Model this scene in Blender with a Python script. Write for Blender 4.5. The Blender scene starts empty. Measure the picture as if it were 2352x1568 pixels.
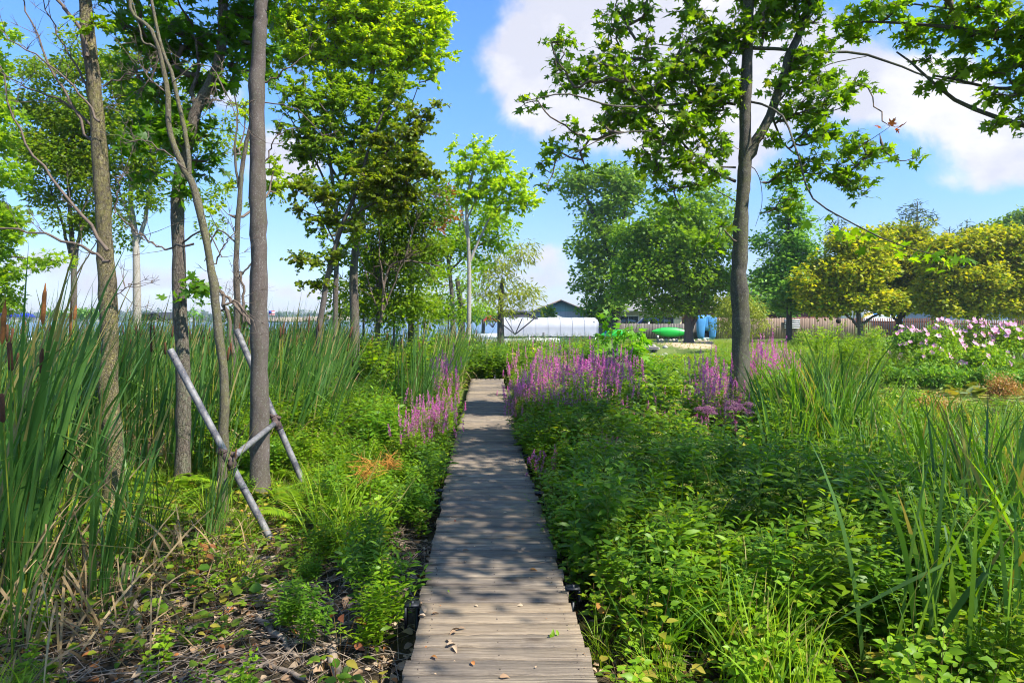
import bpy, math, random
import numpy as np
rng = np.random.default_rng(11); random.seed(11)
S = bpy.context.scene; COL = S.collection
# ---------------------------------------------------------------- camera, light, sky
F, CX, HY, CH = 1568.0, 1176.0, 736.0, 1.7
cd = bpy.data.cameras.new('camera'); cam = bpy.data.objects.new('camera', cd); COL.objects.link(cam)
cam.location = (0, 0, CH); cam.rotation_euler = (math.radians(90), 0, 0)
cd.lens = 24; cd.sensor_width = 36; cd.shift_y = -48/2352; cd.clip_end = 6000; cd.clip_start = .05
S.camera = cam
SUN_EL, SUN_AZ = math.radians(52), math.radians(122)   # azimuth clockwise from +Y (view direction)
sd = np.array([math.sin(SUN_AZ)*math.cos(SUN_EL), math.cos(SUN_AZ)*math.cos(SUN_EL), math.sin(SUN_EL)])
sl = bpy.data.lights.new('sun', 'SUN'); sun = bpy.data.objects.new('sun', sl); COL.objects.link(sun)
sl.energy = 4.2; sl.angle = math.radians(.55); sl.color = (1, .95, .86)
from mathutils import Vector, Matrix
sun.rotation_euler = Vector(sd).to_track_quat('Z', 'Y').to_euler()
S.view_settings.view_transform = 'Standard'; S.view_settings.look = 'None'
S.view_settings.exposure = 1.28; S.view_settings.gamma = 1
S.render.engine = 'CYCLES'
cy = S.cycles
cy.max_bounces = 10; cy.diffuse_bounces = 8; cy.transmission_bounces = 8; cy.glossy_bounces = 2
cy.transparent_max_bounces = 4; cy.volume_bounces = 0; cy.caustics_reflective = False; cy.caustics_refractive = False
cy.use_adaptive_sampling = True; cy.adaptive_threshold = .012; cy.filter_width = 1.05; cy.denoising_input_passes = 'RGB_ALBEDO_NORMAL'; cy.denoising_prefilter = 'ACCURATE'; cy.use_denoising = True
try: cy.denoiser = 'OPENIMAGEDENOISE'
except Exception: pass

class NT:
    """tiny helper to write node trees"""
    def __init__(s, tree): s.t = tree; s.n = tree.nodes; s.l = tree.links
    def node(s, typ, **kw):
        nd = s.n.new(typ)
        for k, v in kw.items():
            if k.startswith('i_'):
                key = k[2:]; key = int(key) if key.isdigit() else key.replace('_', ' ')
                s.set(nd.inputs[key], v)
            else: setattr(nd, k, v)
        return nd
    def set(s, sock, v):
        if isinstance(v, bpy.types.NodeSocket): s.l.new(v, sock)
        else:
            if isinstance(v, tuple) and len(v) == 3 and sock.type == 'RGBA': v = v + (1,)
            sock.default_value = v
    def m(s, op, a, b=0.0, c=None, clamp=False):
        nd = s.n.new('ShaderNodeMath'); nd.operation = op; nd.use_clamp = clamp
        s.set(nd.inputs[0], a); s.set(nd.inputs[1], b)
        if c is not None: s.set(nd.inputs[2], c)
        return nd.outputs[0]
    def mix(s, f, a, b, mode='MIX'):
        nd = s.n.new('ShaderNodeMix'); nd.data_type = 'RGBA'; nd.blend_type = mode
        s.set(nd.inputs[0], f); s.set(nd.inputs[6], a); s.set(nd.inputs[7], b); return nd.outputs[2]
    def noise(s, vec, scale, detail=3, rough=.55, dist=0, out=0):
        nd = s.n.new('ShaderNodeTexNoise'); s.set(nd.inputs['Vector'], vec)
        nd.inputs['Scale'].default_value = scale; nd.inputs['Detail'].default_value = detail
        nd.inputs['Roughness'].default_value = rough; nd.inputs['Distortion'].default_value = dist
        return nd.outputs[out]
    def mapr(s, v, a, b, c=0.0, d=1.0, smooth=False):
        nd = s.n.new('ShaderNodeMapRange'); s.set(nd.inputs[0], v)
        nd.inputs[1].default_value = a; nd.inputs[2].default_value = b; nd.inputs[3].default_value = c; nd.inputs[4].default_value = d
        if smooth: nd.interpolation_type = 'SMOOTHSTEP'
        return nd.outputs[0]
    def mapping(s, vec, scale=(1,1,1), loc=(0,0,0)):
        nd = s.n.new('ShaderNodeMapping'); s.set(nd.inputs[0], vec); nd.inputs['Scale'].default_value = scale
        nd.inputs['Location'].default_value = loc; return nd.outputs[0]

# sky: physical sky with cumulus drawn by direction
w = bpy.data.worlds.new('World'); S.world = w; w.use_nodes = True
T = NT(w.node_tree); T.n.clear()
sky = T.node('ShaderNodeTexSky'); sky.sky_type = 'NISHITA'; sky.sun_disc = False
sky.sun_elevation = SUN_EL; sky.sun_rotation = SUN_AZ; sky.air_density = 1.0; sky.dust_density = .45; sky.ozone_density = 2.2
tc = T.node('ShaderNodeTexCoord'); dirv = tc.outputs['Generated']
sep = T.node('ShaderNodeSeparateXYZ'); T.l.new(dirv, sep.inputs[0])
yy = T.m('MAXIMUM', sep.outputs[1], .08)
U = T.m('DIVIDE', sep.outputs[0], yy); V = T.m('DIVIDE', sep.outputs[2], yy)
wn = T.noise(dirv, 5.0, 5, .6, 0, 1)
wsp = T.node('ShaderNodeSeparateXYZ'); T.l.new(wn, wsp.inputs[0])
U = T.m('ADD', U, T.m('MULTIPLY', T.m('SUBTRACT', wsp.outputs[0], .5), .16))
V = T.m('ADD', V, T.m('MULTIPLY', T.m('SUBTRACT', wsp.outputs[1], .5), .12))
blobs = [(1215,175,110,100,1),(1330,110,150,90,1),(1290,270,130,60,1),(1480,170,230,170,1.1),(1620,60,200,110,1),(1640,300,170,110,1),
 (1900,150,190,110,.95),(2030,230,190,80,1),(2240,290,170,75,1.05),(2330,370,150,55,.9),(2160,190,120,60,.8),(1340,5,90,25,.6),
 (470,190,140,60,.9),(650,350,110,70,1),(700,380,80,40,.7),(100,600,190,40,.85),(470,640,230,34,.8),(790,650,160,30,.7),(250,660,120,22,.7),(1255,570,85,34,.9),
 (1270,640,120,38,.85),(60,340,140,60,.9),(1010,210,60,30,.35),(1000,640,260,40,.3),(2250,420,250,30,.35)]
tot = None
for (bx, by, rx, ry, a) in blobs:
    du = T.m('DIVIDE', T.m('SUBTRACT', U, (bx-CX)/F), rx/F*1.05); dv = T.m('DIVIDE', T.m('SUBTRACT', V, (HY-by)/F), ry/F*1.05)
    r2 = T.m('ADD', T.m('MULTIPLY', du, du), T.m('MULTIPLY', dv, dv))
    g = T.m('MULTIPLY', T.m('EXPONENT', T.m('MULTIPLY', r2, -1.0)), a)
    tot = g if tot is None else T.m('ADD', tot, g)
front = T.mapr(sep.outputs[1], .05, .25)
tot = T.m('MULTIPLY', tot, front)
fb = T.noise(dirv, 9.0, 7, .62, .3)
back = T.m('MULTIPLY', T.mapr(T.noise(dirv, 2.2, 4, .6), .5, .68), T.m('SUBTRACT', 1.0, front))
dens = T.m('ADD', T.m('ADD', tot, back), T.m('MULTIPLY', T.m('SUBTRACT', fb, .5), 1.6))
cl = T.mapr(dens, .36, 1.0, 0, .95, True)
shade = T.noise(T.mapping(dirv, (1,1,1.6), (.03,.02,.06)), 6.0, 5, .6)
ccol = T.mix(T.mapr(shade, .42, .66), (.68,.69,.78), (.96,.94,.96))
ccol = T.mix(T.mapr(V, .0, .22), T.mix(.5, ccol, (.70,.72,.84)), ccol)
tint = T.mix(1.0, sky.outputs[0], T.mix(T.mapr(V, .0, .38, 0, 1, True), (.45,.47,.60), (.42,.64,.90)), 'MULTIPLY')
b1 = T.node('ShaderNodeBackground', i_Color=tint, i_Strength=.14); b2 = T.node('ShaderNodeBackground', i_Color=ccol, i_Strength=.50)
mx = T.node('ShaderNodeMixShader', i_0=cl); T.l.new(b1.outputs[0], mx.inputs[1]); T.l.new(b2.outputs[0], mx.inputs[2])
wo = T.node('ShaderNodeOutputWorld'); T.l.new(mx.outputs[0], wo.inputs[0])

def P(px, py, Y): return np.array([(px-CX)*Y/F, Y, CH+(HY-py)*Y/F])

# ---------------------------------------------------------------- mesh building
class MB:
    def __init__(s): s.v = []; s.n = 0; s.f = []; s.r = []
    def add(s, verts, faces, mat=0, rnd=None):
        """verts (N,3); faces (M,k) one k; rnd scalar or (N,)"""
        verts = np.asarray(verts, float); faces = np.asarray(faces, int)
        s.v.append(verts); s.f.append((faces + s.n, mat)); s.n += len(verts)
        s.r.append(np.full(len(verts), random.random() if rnd is None else rnd) if np.isscalar(rnd) or rnd is None else np.asarray(rnd, float))
    def merge(s, o, matoff=0):
        if o.n == 0: return s
        s.v += o.v; s.r += o.r; s.f += [(f + s.n, m + matoff) for f, m in o.f]; s.n += o.n; return s
    def mesh(s, name, mats, smooth=False):
        me = bpy.data.meshes.new(name)
        v = np.concatenate(s.v); me.vertices.add(len(v)); me.vertices.foreach_set('co', v.astype(np.float32).ravel())
        li = np.concatenate([f.ravel() for f, m in s.f]); cnt = np.concatenate([np.full(len(f), f.shape[1]) for f, m in s.f])
        mi = np.concatenate([np.full(len(f), m) for f, m in s.f])
        me.loops.add(len(li)); me.loops.foreach_set('vertex_index', li.astype(np.int32))
        me.polygons.add(len(cnt)); st = np.concatenate([[0], np.cumsum(cnt)[:-1]])
        me.polygons.foreach_set('loop_start', st.astype(np.int32))
        me.polygons.foreach_set('material_index', mi.astype(np.int32))
        if smooth: me.polygons.foreach_set('use_smooth', np.ones(len(cnt), bool))
        at = me.attributes.new('rnd', 'FLOAT', 'POINT'); at.data.foreach_set('value', np.concatenate(s.r).astype(np.float32))
        for m in (mats if isinstance(mats, (list, tuple)) else [mats]): me.materials.append(m)
        me.update(calc_edges=True); return me
    def build(s, name, mats, parent=None, smooth=False, loc=None):
        o = bpy.data.objects.new(name, s.mesh(name, mats, smooth)); COL.objects.link(o)
        if parent: o.parent = parent
        if loc is not None: o.location = loc
        return o
    # shapes
    def box(s, c, d, rz=0, mat=0, rnd=None, rot=None):
        x, y, z = np.array(d)/2
        v = np.array([[i*x, j*y, k*z] for k in (-1,1) for j in (-1,1) for i in (-1,1)])
        if rot is not None: v = v @ np.array(rot).T
        elif rz: cs, sn = math.cos(rz), math.sin(rz); v = v @ np.array([[cs,-sn,0],[sn,cs,0],[0,0,1]]).T
        s.add(v + np.array(c), [[0,2,3,1],[4,5,7,6],[0,1,5,4],[2,6,7,3],[0,4,6,2],[1,3,7,5]], mat, rnd)
    def prism(s, poly, axis, a, b, mat=0, rnd=None):
        """poly list of 2D points; extruded along axis 'x','y' or 'z' from a to b"""
        n = len(poly); p = np.array(poly, float)
        def mk(t):
            q = np.zeros((n,3))
            if axis == 'y': q[:,0], q[:,2], q[:,1] = p[:,0], p[:,1], t
            elif axis == 'x': q[:,1], q[:,2], q[:,0] = p[:,0], p[:,1], t
            else: q[:,0], q[:,1], q[:,2] = p[:,0], p[:,1], t
            return q
        v = np.concatenate([mk(a), mk(b)]); r = random.random() if rnd is None else rnd
        base = s.n
        s.add(v, [[i, (i+1)%n, n+(i+1)%n, n+i] for i in range(n)], mat, r)
        s.f.append((np.array([list(range(n))[::-1]]) + base, mat)); s.f.append((np.array([list(range(n, 2*n))]) + base, mat))
    def tube(s, pts, rad, sides=6, mat=0, rnd=None, cap=False, wob=0):
        pts = np.asarray(pts, float); n = len(pts); rad = np.broadcast_to(np.asarray(rad, float), (n,))
        t = np.gradient(pts, axis=0); t /= np.linalg.norm(t, axis=1, keepdims=True) + 1e-9
        ref = np.array([0.,0,1.]) if abs(t[:,2]).mean() < .8 else np.array([1.,0,0])
        u = np.cross(t, ref); u /= np.linalg.norm(u, axis=1, keepdims=True) + 1e-9; w_ = np.cross(t, u)
        a = np.arange(sides)*2*np.pi/sides
        R = rad[:,None]*(1 + (wob*rng.normal(size=(n, sides)) if wob else 0))
        v = pts[:,None] + R[...,None]*(np.cos(a)[None,:,None]*u[:,None] + np.sin(a)[None,:,None]*w_[:,None])
        i = np.arange(n-1)[:,None]*sides; j = np.arange(sides)[None]; j2 = (j+1) % sides
        f = np.stack([i+j, i+j2, i+sides+j2, i+sides+j], -1).reshape(-1,4)
        b = s.n; s.add(v.reshape(-1,3), f, mat, rnd)
        if cap:
            s.f.append((np.array([list(range(sides))[::-1]])+b, mat)); s.f.append((np.array([list(range((n-1)*sides, n*sides))])+b, mat))
    def place(s, tv, tf, pos, R, sc, mat=0, rnd=None):
        """copies of a template (V,3) with rotation matrices R (N,3,3 columns = axes)"""
        N = len(pos)
        if N == 0: return
        sc = np.asarray(sc, float); sc = np.full(N, sc) if sc.ndim == 0 else sc
        scv = sc[:,None] if sc.ndim == 1 else sc
        v = np.einsum('nij,vj->nvi', R, tv)*scv[:,None,:] if sc.ndim == 1 else np.einsum('nij,nvj->nvi', R, tv[None]*sc[:,None,:])
        v = v + pos[:,None,:]
        tf = np.asarray(tf); f = (tf[None] + (np.arange(N)*len(tv))[:,None,None]).reshape(-1, tf.shape[1])
        r = rng.random(N) if rnd is None else np.broadcast_to(rnd, (N,))
        s.add(v.reshape(-1,3), f, mat, np.repeat(r, len(tv)))

def norm(a): return a/(np.linalg.norm(a, axis=-1, keepdims=True)+1e-9)
def frames(d, up):
    """R with y axis = d, z axis ~ up"""
    d = norm(d); x = norm(np.cross(d, up)); z = np.cross(x, d); return np.stack([x, d, z], -1)
def rnd_frames(N, up_bias=1.0, droop=.2, d=None):
    az = rng.random(N)*2*np.pi
    if d is None: d = np.stack([np.cos(az), np.sin(az), rng.normal(0,.35,N)-droop], -1)
    up = rng.normal(size=(N,3))*.55; up[:,2] += up_bias
    return frames(d, up)
def smooth_path(pts, n):
    pts = np.asarray(pts, float); k = len(pts)
    if k == 2: return pts[0] + (pts[1]-pts[0])*np.linspace(0,1,n)[:,None]
    ex = np.vstack([2*pts[0]-pts[1], pts, 2*pts[-1]-pts[-2]]); out = []
    for t in np.linspace(0, k-1-1e-6, n):
        i = int(t); u = t-i; p0,p1,p2,p3 = ex[i:i+4]
        out.append(.5*((2*p1)+(-p0+p2)*u+(2*p0-5*p1+4*p2-p3)*u*u+(-p0+3*p1-3*p2+p3)*u**3))
    return np.array(out)

# leaf templates: base at origin, along +y, normal +z, length 1
OV = (np.array([[0,0,0],[.19,.16,.05],[.27,.40,.07],[.17,.70,.02],[0,1,-.14],[-.17,.70,.02],[-.27,.40,.07],[-.19,.16,.05],[0,.38,0],[0,.7,-.04]]), [[0,1,8],[1,2,8],[2,9,8],[2,3,9],[3,4,9],[4,5,9],[5,6,9],[6,8,9],[6,7,8],[7,0,8]])
OS = (np.array([[0,0,0],[-.27,.40,.07],[.27,.40,.07],[0,.45,0],[0,1,-.12]]), [[0,2,3],[0,3,1],[3,2,4],[1,3,4]])
LN = (np.array([[0,0,0],[-.10,.3,.03],[.10,.3,.03],[-.08,.65,-.02],[.08,.65,-.02],[0,1,-.16]]), [[0,2,1],[1,2,4],[1,4,3],[3,4,5]])
RD = (np.array([[0,0,0],[-.42,.25,.06],[-.38,.65,.03],[0,1,-.1],[.38,.65,.03],[.42,.25,.06],[0,.45,-.02]]), [[6,0,5],[6,5,4],[6,4,3],[6,3,2],[6,2,1],[6,1,0]])
QD = (np.array([[0,0,0],[.38,.5,.05],[0,1,-.05],[-.38,.5,.05]]), [[0,1,2],[0,2,3]])
_mr = [(0,0),(.16,-.05),(.42,.08),(.30,.2),(.27,.27),(.38,.33),(.6,.58),(.36,.53),(.19,.48),(.14,.62),(.22,.8),(.09,.78),(0,1.08)]
_ml = [(-x,y) for x,y in _mr[1:-1][::-1]]
_mv = np.array([(x,y,-.22*(x*x+(y-.4)**2)+.12*abs(x)) for x,y in _mr+_ml]+[(0,.35,0)])
MP = (_mv, [[len(_mv)-1,(i+1)%(len(_mv)-1),i][::-1] for i in range(len(_mv)-1)])

# ---------------------------------------------------------------- tagging
def tag(o, label=None, cat=None, group=None, kind=None):
    if label: o['label'] = label
    if cat: o['category'] = cat
    if group: o['group'] = group
    if kind: o['kind'] = kind
    return o
def empty(name, loc, label=None, cat=None, group=None, rz=0):
    o = bpy.data.objects.new(name, None); COL.objects.link(o); o.location = tuple(loc); o.rotation_euler = (0,0,rz); o.empty_display_size = .1
    return tag(o, label, cat, group)
def link(name, me, parent=None):
    o = bpy.data.objects.new(name, me); COL.objects.link(o)
    if parent: o.parent = parent
    return o

# ---------------------------------------------------------------- materials
def mat(name):
    m = bpy.data.materials.new(name); m.use_nodes = True; t = NT(m.node_tree); t.n.clear(); return m, t
def out(t, sh): o = t.node('ShaderNodeOutputMaterial'); t.l.new(sh, o.inputs[0]); return o
def coords(t, which='Object'): return t.node('ShaderNodeTexCoord').outputs[which]
def simple(name, col, rough=.6, metal=0, var=.15, scale=6, bump=0, spec=.4, coat=0, world=False):
    m, t = mat(name); c = coords(t)
    n = t.noise(c, scale, 4, .6)
    a = tuple(x*(1-var) for x in col); b = tuple(min(1,x*(1+var)) for x in col)
    cc = t.mix(t.mapr(n,.3,.7), a, b)
    p = t.node('ShaderNodeBsdfPrincipled', i_Base_Color=cc, i_Roughness=t.mapr(n,.2,.8,rough*.85,min(1,rough*1.15)), i_Metallic=metal)
    p.inputs['Specular IOR Level'].default_value = spec
    if coat: p.inputs['Coat Weight'].default_value = coat
    if bump:
        bp = t.node('ShaderNodeBump', i_Strength=bump, i_Height=t.noise(c, scale*6, 5, .65)); bp.inputs['Distance'].default_value = .01
        t.l.new(bp.outputs[0], p.inputs['Normal'])
    out(t, p.outputs[0]); return m
def leaf_mat(name, c1, c2, trans=.42, tcol=None, rough=.5, spot=None, ovar=.35, gloss=.35):
    c1, c2 = [tuple((q[0]*1.75, q[1]*1.38, q[2]*.6)) if q[1] > q[0] and q[1] > q[2] else q for q in (c1, c2)]
    m, t = mat(name)
    at = t.node('ShaderNodeAttribute'); at.attribute_name = 'rnd'; r = at.outputs['Fac']
    oi = t.node('ShaderNodeObjectInfo').outputs['Random']
    f = t.m('FRACT', t.m('ADD', r, t.m('MULTIPLY', oi, .37)))
    cc = t.mix(f, c1, c2)
    if spot: cc = t.mix(t.mapr(t.m('FRACT', t.m('MULTIPLY', r, 7.13)), 1-spot[1], 1-spot[1]+.02), cc, spot[0])
    cc = t.mix(t.mapr(t.noise(coords(t), 2.2, 3, .6), .35, .65), t.mix(1.0, cc, (.8,.84,.85), 'MULTIPLY'), t.mix(1.0, cc, (1.14,1.1,1.0), 'MULTIPLY'))
    h = t.node('ShaderNodeHueSaturation', i_Color=cc, i_Value=t.mapr(oi, 0, 1, 1-ovar*.5, 1+ovar*.5)); cc = h.outputs[0]
    p = t.node('ShaderNodeBsdfPrincipled', i_Base_Color=cc, i_Roughness=rough); p.inputs['Specular IOR Level'].default_value = gloss
    tr = t.node('ShaderNodeBsdfTranslucent', i_Color=t.mix(1.0, cc, tcol or (2.1,1.9,.7), 'MULTIPLY'))
    mx = t.node('ShaderNodeMixShader', i_0=trans); t.l.new(p.outputs[0], mx.inputs[1]); t.l.new(tr.outputs[0], mx.inputs[2])
    out(t, mx.outputs[0]); return m
def bark_mat(name, c1, c2, c3=None, c3amt=.5, scale=14, stretch=.22, bump=.8, dist=.02, lent=False):
    m, t = mat(name); c = coords(t); wv = t.node('ShaderNodeVectorMath'); wv.operation = 'MULTIPLY_ADD'; t.l.new(t.noise(c, 9, 3, .7, 0, 1), wv.inputs[0]); wv.inputs[1].default_value = (.09,.09,.2); t.l.new(c, wv.inputs[2]); c = wv.outputs[0]; cm = t.mapping(c, (1,1,stretch))
    n = t.noise(cm, scale, 6, .68, .5)
    vo = t.node('ShaderNodeTexVoronoi'); vo.feature = 'DISTANCE_TO_EDGE'; t.set(vo.inputs['Vector'], t.mapping(c, (1,1,stretch*1.1))); vo.inputs['Scale'].default_value = scale*2.9
    crack = t.mapr(vo.outputs['Distance'], .0, .12)
    hgt = t.m('ADD', n, t.m('MULTIPLY', crack, .35 if not lent else .03))
    if lent:
        ln = t.noise(t.mapping(c, (5,5,70)), 1.0, 3, .7); hgt = t.m('ADD', hgt, t.m('MULTIPLY', t.mapr(ln,.56,.66), .3))
    cc = t.mix(t.mapr(hgt, .35, 1.0), c1, c2)
    if c3: cc = t.mix(t.m('MULTIPLY', t.mapr(t.noise(c, 2.6, 5, .65), .5-c3amt*.25, .62), t.mapr(t.noise(c, 30, 3, .6), .35, .6)), cc, c3)
    cc = t.mix(t.mapr(t.noise(c, 60, 3, .7), .55, .75), cc, t.mix(.5, cc, (.42,.42,.38)))
    p = t.node('ShaderNodeBsdfPrincipled', i_Base_Color=cc, i_Roughness=.9); p.inputs['Specular IOR Level'].default_value = .2
    bp = t.node('ShaderNodeBump', i_Strength=bump, i_Height=hgt); bp.inputs['Distance'].default_value = dist
    t.l.new(bp.outputs[0], p.inputs['Normal']); out(t, p.outputs[0]); return m

M = {}
M['bark_rough'] = bark_mat('rough lichen bark', (.035,.027,.02), (.21,.165,.11), (.26,.23,.07), .8, 20, .3, 1, .035)
M['bark_dark'] = bark_mat('dark bark', (.05,.038,.03), (.17,.135,.105), (.16,.17,.10), .3, 16, .18, 1, .02)
M['bark_grey'] = bark_mat('smooth grey bark', (.045,.038,.03), (.16,.14,.115), (.11,.11,.05), .6, 7, .6, .7, .015, True)
M['bark_gb'] = bark_mat('grey brown bark', (.075,.058,.048), (.19,.155,.135), (.10,.09,.06), .3, 7, .6, .6, .012, True)
M['bark_thin'] = bark_mat('young mottled bark', (.045,.036,.027), (.15,.125,.095), (.15,.14,.05), .7, 22, .4, .7, .01)
M['bark_pale'] = bark_mat('pale bark', (.22,.19,.15), (.42,.38,.32), None, 0, 10, .35, .5, .02)
M['bark_far'] = bark_mat('far bark', (.045,.036,.03), (.12,.10,.08), None, 0, 8, .3, .6, .03)
M['twig'] = simple('twig wood', (.13,.095,.07), .85, var=.35, scale=20)
M['deadwood'] = simple('dead grey wood', (.26,.20,.145), .9, var=.4, scale=18, bump=.5)
L = leaf_mat
M['lf_maple'] = L('maple leaf', (.03,.11,.012), (.07,.20,.016), .55, (2.2,2.0,.5), .42, ((.13,.25,.02),.12), gloss=.5)  # darker maple leaf, shade of the left group put into its colour
M['lf_maple2'] = L('sunlit tone maple leaf', (.055,.165,.014), (.11,.26,.02), .6, (2.0,1.7,.45), .45, ((.20,.30,.03),.1), gloss=.45)  # lighter copy of the maple leaf, sunlight put into its colour
M['lf_autumn'] = L('turning maple leaf', (.30,.07,.02), (.34,.16,.04), .45, (1.5,1.1,.6))
M['lf_lime'] = L('lime leaf', (.12,.27,.012), (.24,.40,.02), .55, (1.6,1.5,.5), .5, ((.42,.44,.03),.08))
M['lf_mid'] = L('mid green leaf', (.06,.16,.012), (.14,.28,.018), .55, (1.8,1.6,.5), .5, ((.22,.28,.03),.08))
M['lf_dark'] = L('dark glossy leaf', (.07,.15,.02), (.16,.25,.03), .55, (1.8,1.7,.6), .35, ((.16,.16,.03),.12), gloss=.6)
M['lf_left'] = L('shore tree leaf', (.05,.13,.014), (.13,.25,.02), .55, (1.9,1.7,.5), .45, ((.25,.28,.05),.08))
M['lf_yellow'] = L('golden leaf', (.055,.15,.010), (.22,.29,.012), .5, (1.5,1.4,.4), .5, ((.46,.42,.02),.25))
M['lf_sap'] = L('sapling leaf', (.07,.24,.02), (.12,.32,.03), .5, (1.5,1.4,.5), .5)
M['lf_willow'] = L('willow leaf', (.11,.18,.03), (.20,.28,.05), .42, (1.5,1.4,.7), .55)
M['lf_oak'] = L('pin oak leaf', (.05,.15,.05), (.11,.26,.08), .4, (1.7,1.6,.6), .45)
M['lf_cotton'] = L('tall tree leaf', (.06,.16,.04), (.14,.28,.07), .5, (1.6,1.5,.7), .45)
M['lf_ball'] = L('round tree leaf', (.06,.17,.015), (.13,.28,.02), .5, (1.7,1.5,.5), .5)
M['needle'] = L('blue green needle', (.02,.05,.035), (.05,.10,.07), .2, (1.2,1.3,1.0), .6)
M['lf_herb'] = L('herb leaf', (.06,.16,.012), (.14,.28,.02), .48, (1.8,1.6,.5), .45, ((.28,.32,.02),.06), ovar=.5)
M['lf_herbd'] = L('cool herb leaf', (.045,.14,.016), (.10,.23,.03), .48, (1.8,1.6,.6), .45, ovar=.45)
M['lf_herbl'] = L('bright herb leaf', (.08,.21,.015), (.15,.30,.03), .45, (1.5,1.35,.5), .45, ((.42,.40,.05),.08), ovar=.4)
M['lf_ground'] = L('low ground leaf', (.045,.13,.015), (.12,.23,.03), .4, (1.6,1.5,.5), .5, ((.40,.33,.04),.12), ovar=.5)
M['lf_orange'] = L('yellowing round leaf', (.42,.30,.04), (.48,.20,.06), .35, (1.4,1.2,.7), .45)
M['lf_red'] = L('reddening leaf', (.25,.06,.03), (.35,.16,.04), .35, (1.4,1.1,.8), .5)
M['blade'] = L('cattail blade', (.028,.10,.045), (.075,.18,.08), .42, (1.9,1.7,.6), .45, ((.26,.22,.07),.05), ovar=.4)
M['blade2'] = L('bright blade', (.05,.16,.018), (.12,.27,.03), .45, (1.7,1.5,.5), .45, ((.30,.28,.06),.05), ovar=.4)
M['grass'] = L('grass blade', (.07,.19,.015), (.17,.31,.025), .42, (1.6,1.4,.5), .5, ((.32,.29,.08),.08), ovar=.5)
M['dryblade'] = L('dry blade', (.30,.20,.10), (.45,.33,.17), .3, (1.3,1.2,.9), .7)
M['stem'] = L('green stem', (.09,.16,.03), (.16,.22,.04), .1, ovar=.4)
M['redstem'] = L('red brown stem', (.17,.07,.03), (.20,.14,.05), .1, ovar=.4)
M['magenta'] = L('magenta floret', (.62,.10,.42), (.86,.34,.66), .4, (1.2,.9,1.1), .6, ((.45,.07,.30),.2), ovar=.35)
M['pink'] = L('pink petal', (.78,.33,.55), (.86,.55,.68), .4, (1.1,.9,1.0), .6, ovar=.4)
M['white'] = L('cream floret', (.42,.48,.26), (.60,.62,.42), .3, (1.1,1.1,.9), .6)
M['mauve'] = L('dusky mauve floret', (.27,.10,.20), (.42,.20,.32), .3, (1.2,1,1.1), .7)
M['catbrown'] = simple('cattail head', (.11,.045,.018), .95, var=.3, scale=60, bump=.6)
M['catorange'] = simple('rusty cattail head', (.30,.11,.025), .95, var=.3, scale=60, bump=.6)
M['deadleaf'] = L('dead leaf', (.28,.17,.095), (.54,.40,.27), .15, (1.2,1,.8), .75, ((.45,.17,.05),.12))
# ---------------------------------------------------------------- ground, water
def sst(a, b, x): t = np.clip((x-a)/(b-a), 0, 1); return t*t*(3-2*t)
_k = [(rng.uniform(-1,1,2), rng.uniform(0,6.28)) for _ in range(14)]
def bumps(x, y, sc):
    r = 0
    for i, (k, p) in enumerate(_k): r = r + np.sin((k[0]*x+k[1]*y)*sc*(1+.35*i)+p)/(1+.5*i)
    return r/4
def lake(x, y):
    ys = np.where(x < -1, 24.0, np.where(x < 7, 24+(x+1)*2.2, 41.6 + (x-7)*60)) + 1.5*np.sin(x*.35)
    return sst(0, 3, y-ys)*(1-sst(900, 930, y+np.abs(x)*.05))
def pond(x, y):
    a = ((x-16.5)/8.0)**2+((y-18.4)/4.3)**2; b = ((x-12.2)/2.6)**2+((y-22)/2.6)**2; c = ((x-8.5)/2.6)**2+((y-41)/3.0)**2
    return np.maximum(np.maximum(1-sst(.75,1.15,a), 1-sst(.7,1.2,b)), 1-sst(.7,1.2,c))
def ground(x, y):
    x = np.asarray(x, float); y = np.asarray(y, float)
    g = -.27 + .05*bumps(x, y, 1.1) - .04*(x < 0)*sst(0,1.5,np.abs(x)) + .27*sst(30, 55, y)*sst(4, 8, x)
    g = g + .02*bumps(x, y, 5.0)*(y < 60)
    g = np.where(pond(x,y) > 0, g*(1-pond(x,y)) + -.75*pond(x,y), g)
    lk = lake(x, y); g = g*(1-lk) - 1.6*lk
    g = g + 14*sst(960, 1300, y)
    return g
def G(x, y): return float(ground(x, y))
xs = np.unique(np.concatenate([np.arange(-12,16,.16), np.arange(-60,100,1.6), np.array([-3000,-1500,-800,-400,-200,-100,150,250,400,800,1500,3000.])]))
ys = np.unique(np.concatenate([np.arange(1,24,.16), np.arange(-20,110,1.6), np.array([-200,-60,130,180,300,500,700,880,900,915,930,950,980,1050,1150,1300,1700,2600])]))
gx, gy = np.meshgrid(xs, ys); gz = ground(gx, gy)
nx, ny = len(xs), len(ys)
i = np.arange(ny-1)[:,None]*nx; j = np.arange(nx-1)[None]
gf = np.stack([i+j, i+j+1, i+nx+j+1, i+nx+j], -1).reshape(-1,4)
m, t = mat('soil and lawn'); c = coords(t)
n1 = t.noise(c, 3.0, 6, .65); n2 = t.noise(c, 28, 5, .7); n3 = t.noise(c, .5, 4, .6)
soil = t.mix(t.mapr(n2,.35,.68), (.035,.022,.014), (.14,.10,.07)); soil = t.mix(t.mapr(n1,.45,.7), soil, (.10,.08,.045))
lawn = t.mix(t.mapr(n2,.3,.7), (.06,.11,.02), (.14,.20,.04)); lawn = t.mix(t.mapr(n3,.4,.7), lawn, (.17,.19,.06))
sp = t.node('ShaderNodeSeparateXYZ'); t.l.new(c, sp.inputs[0])
cc = t.mix(t.mapr(sp.outputs[1], 13, 22), t.mix(t.m('MULTIPLY', t.mapr(n3,.4,.6),.7), soil, (.05,.04,.02)), lawn)
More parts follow.
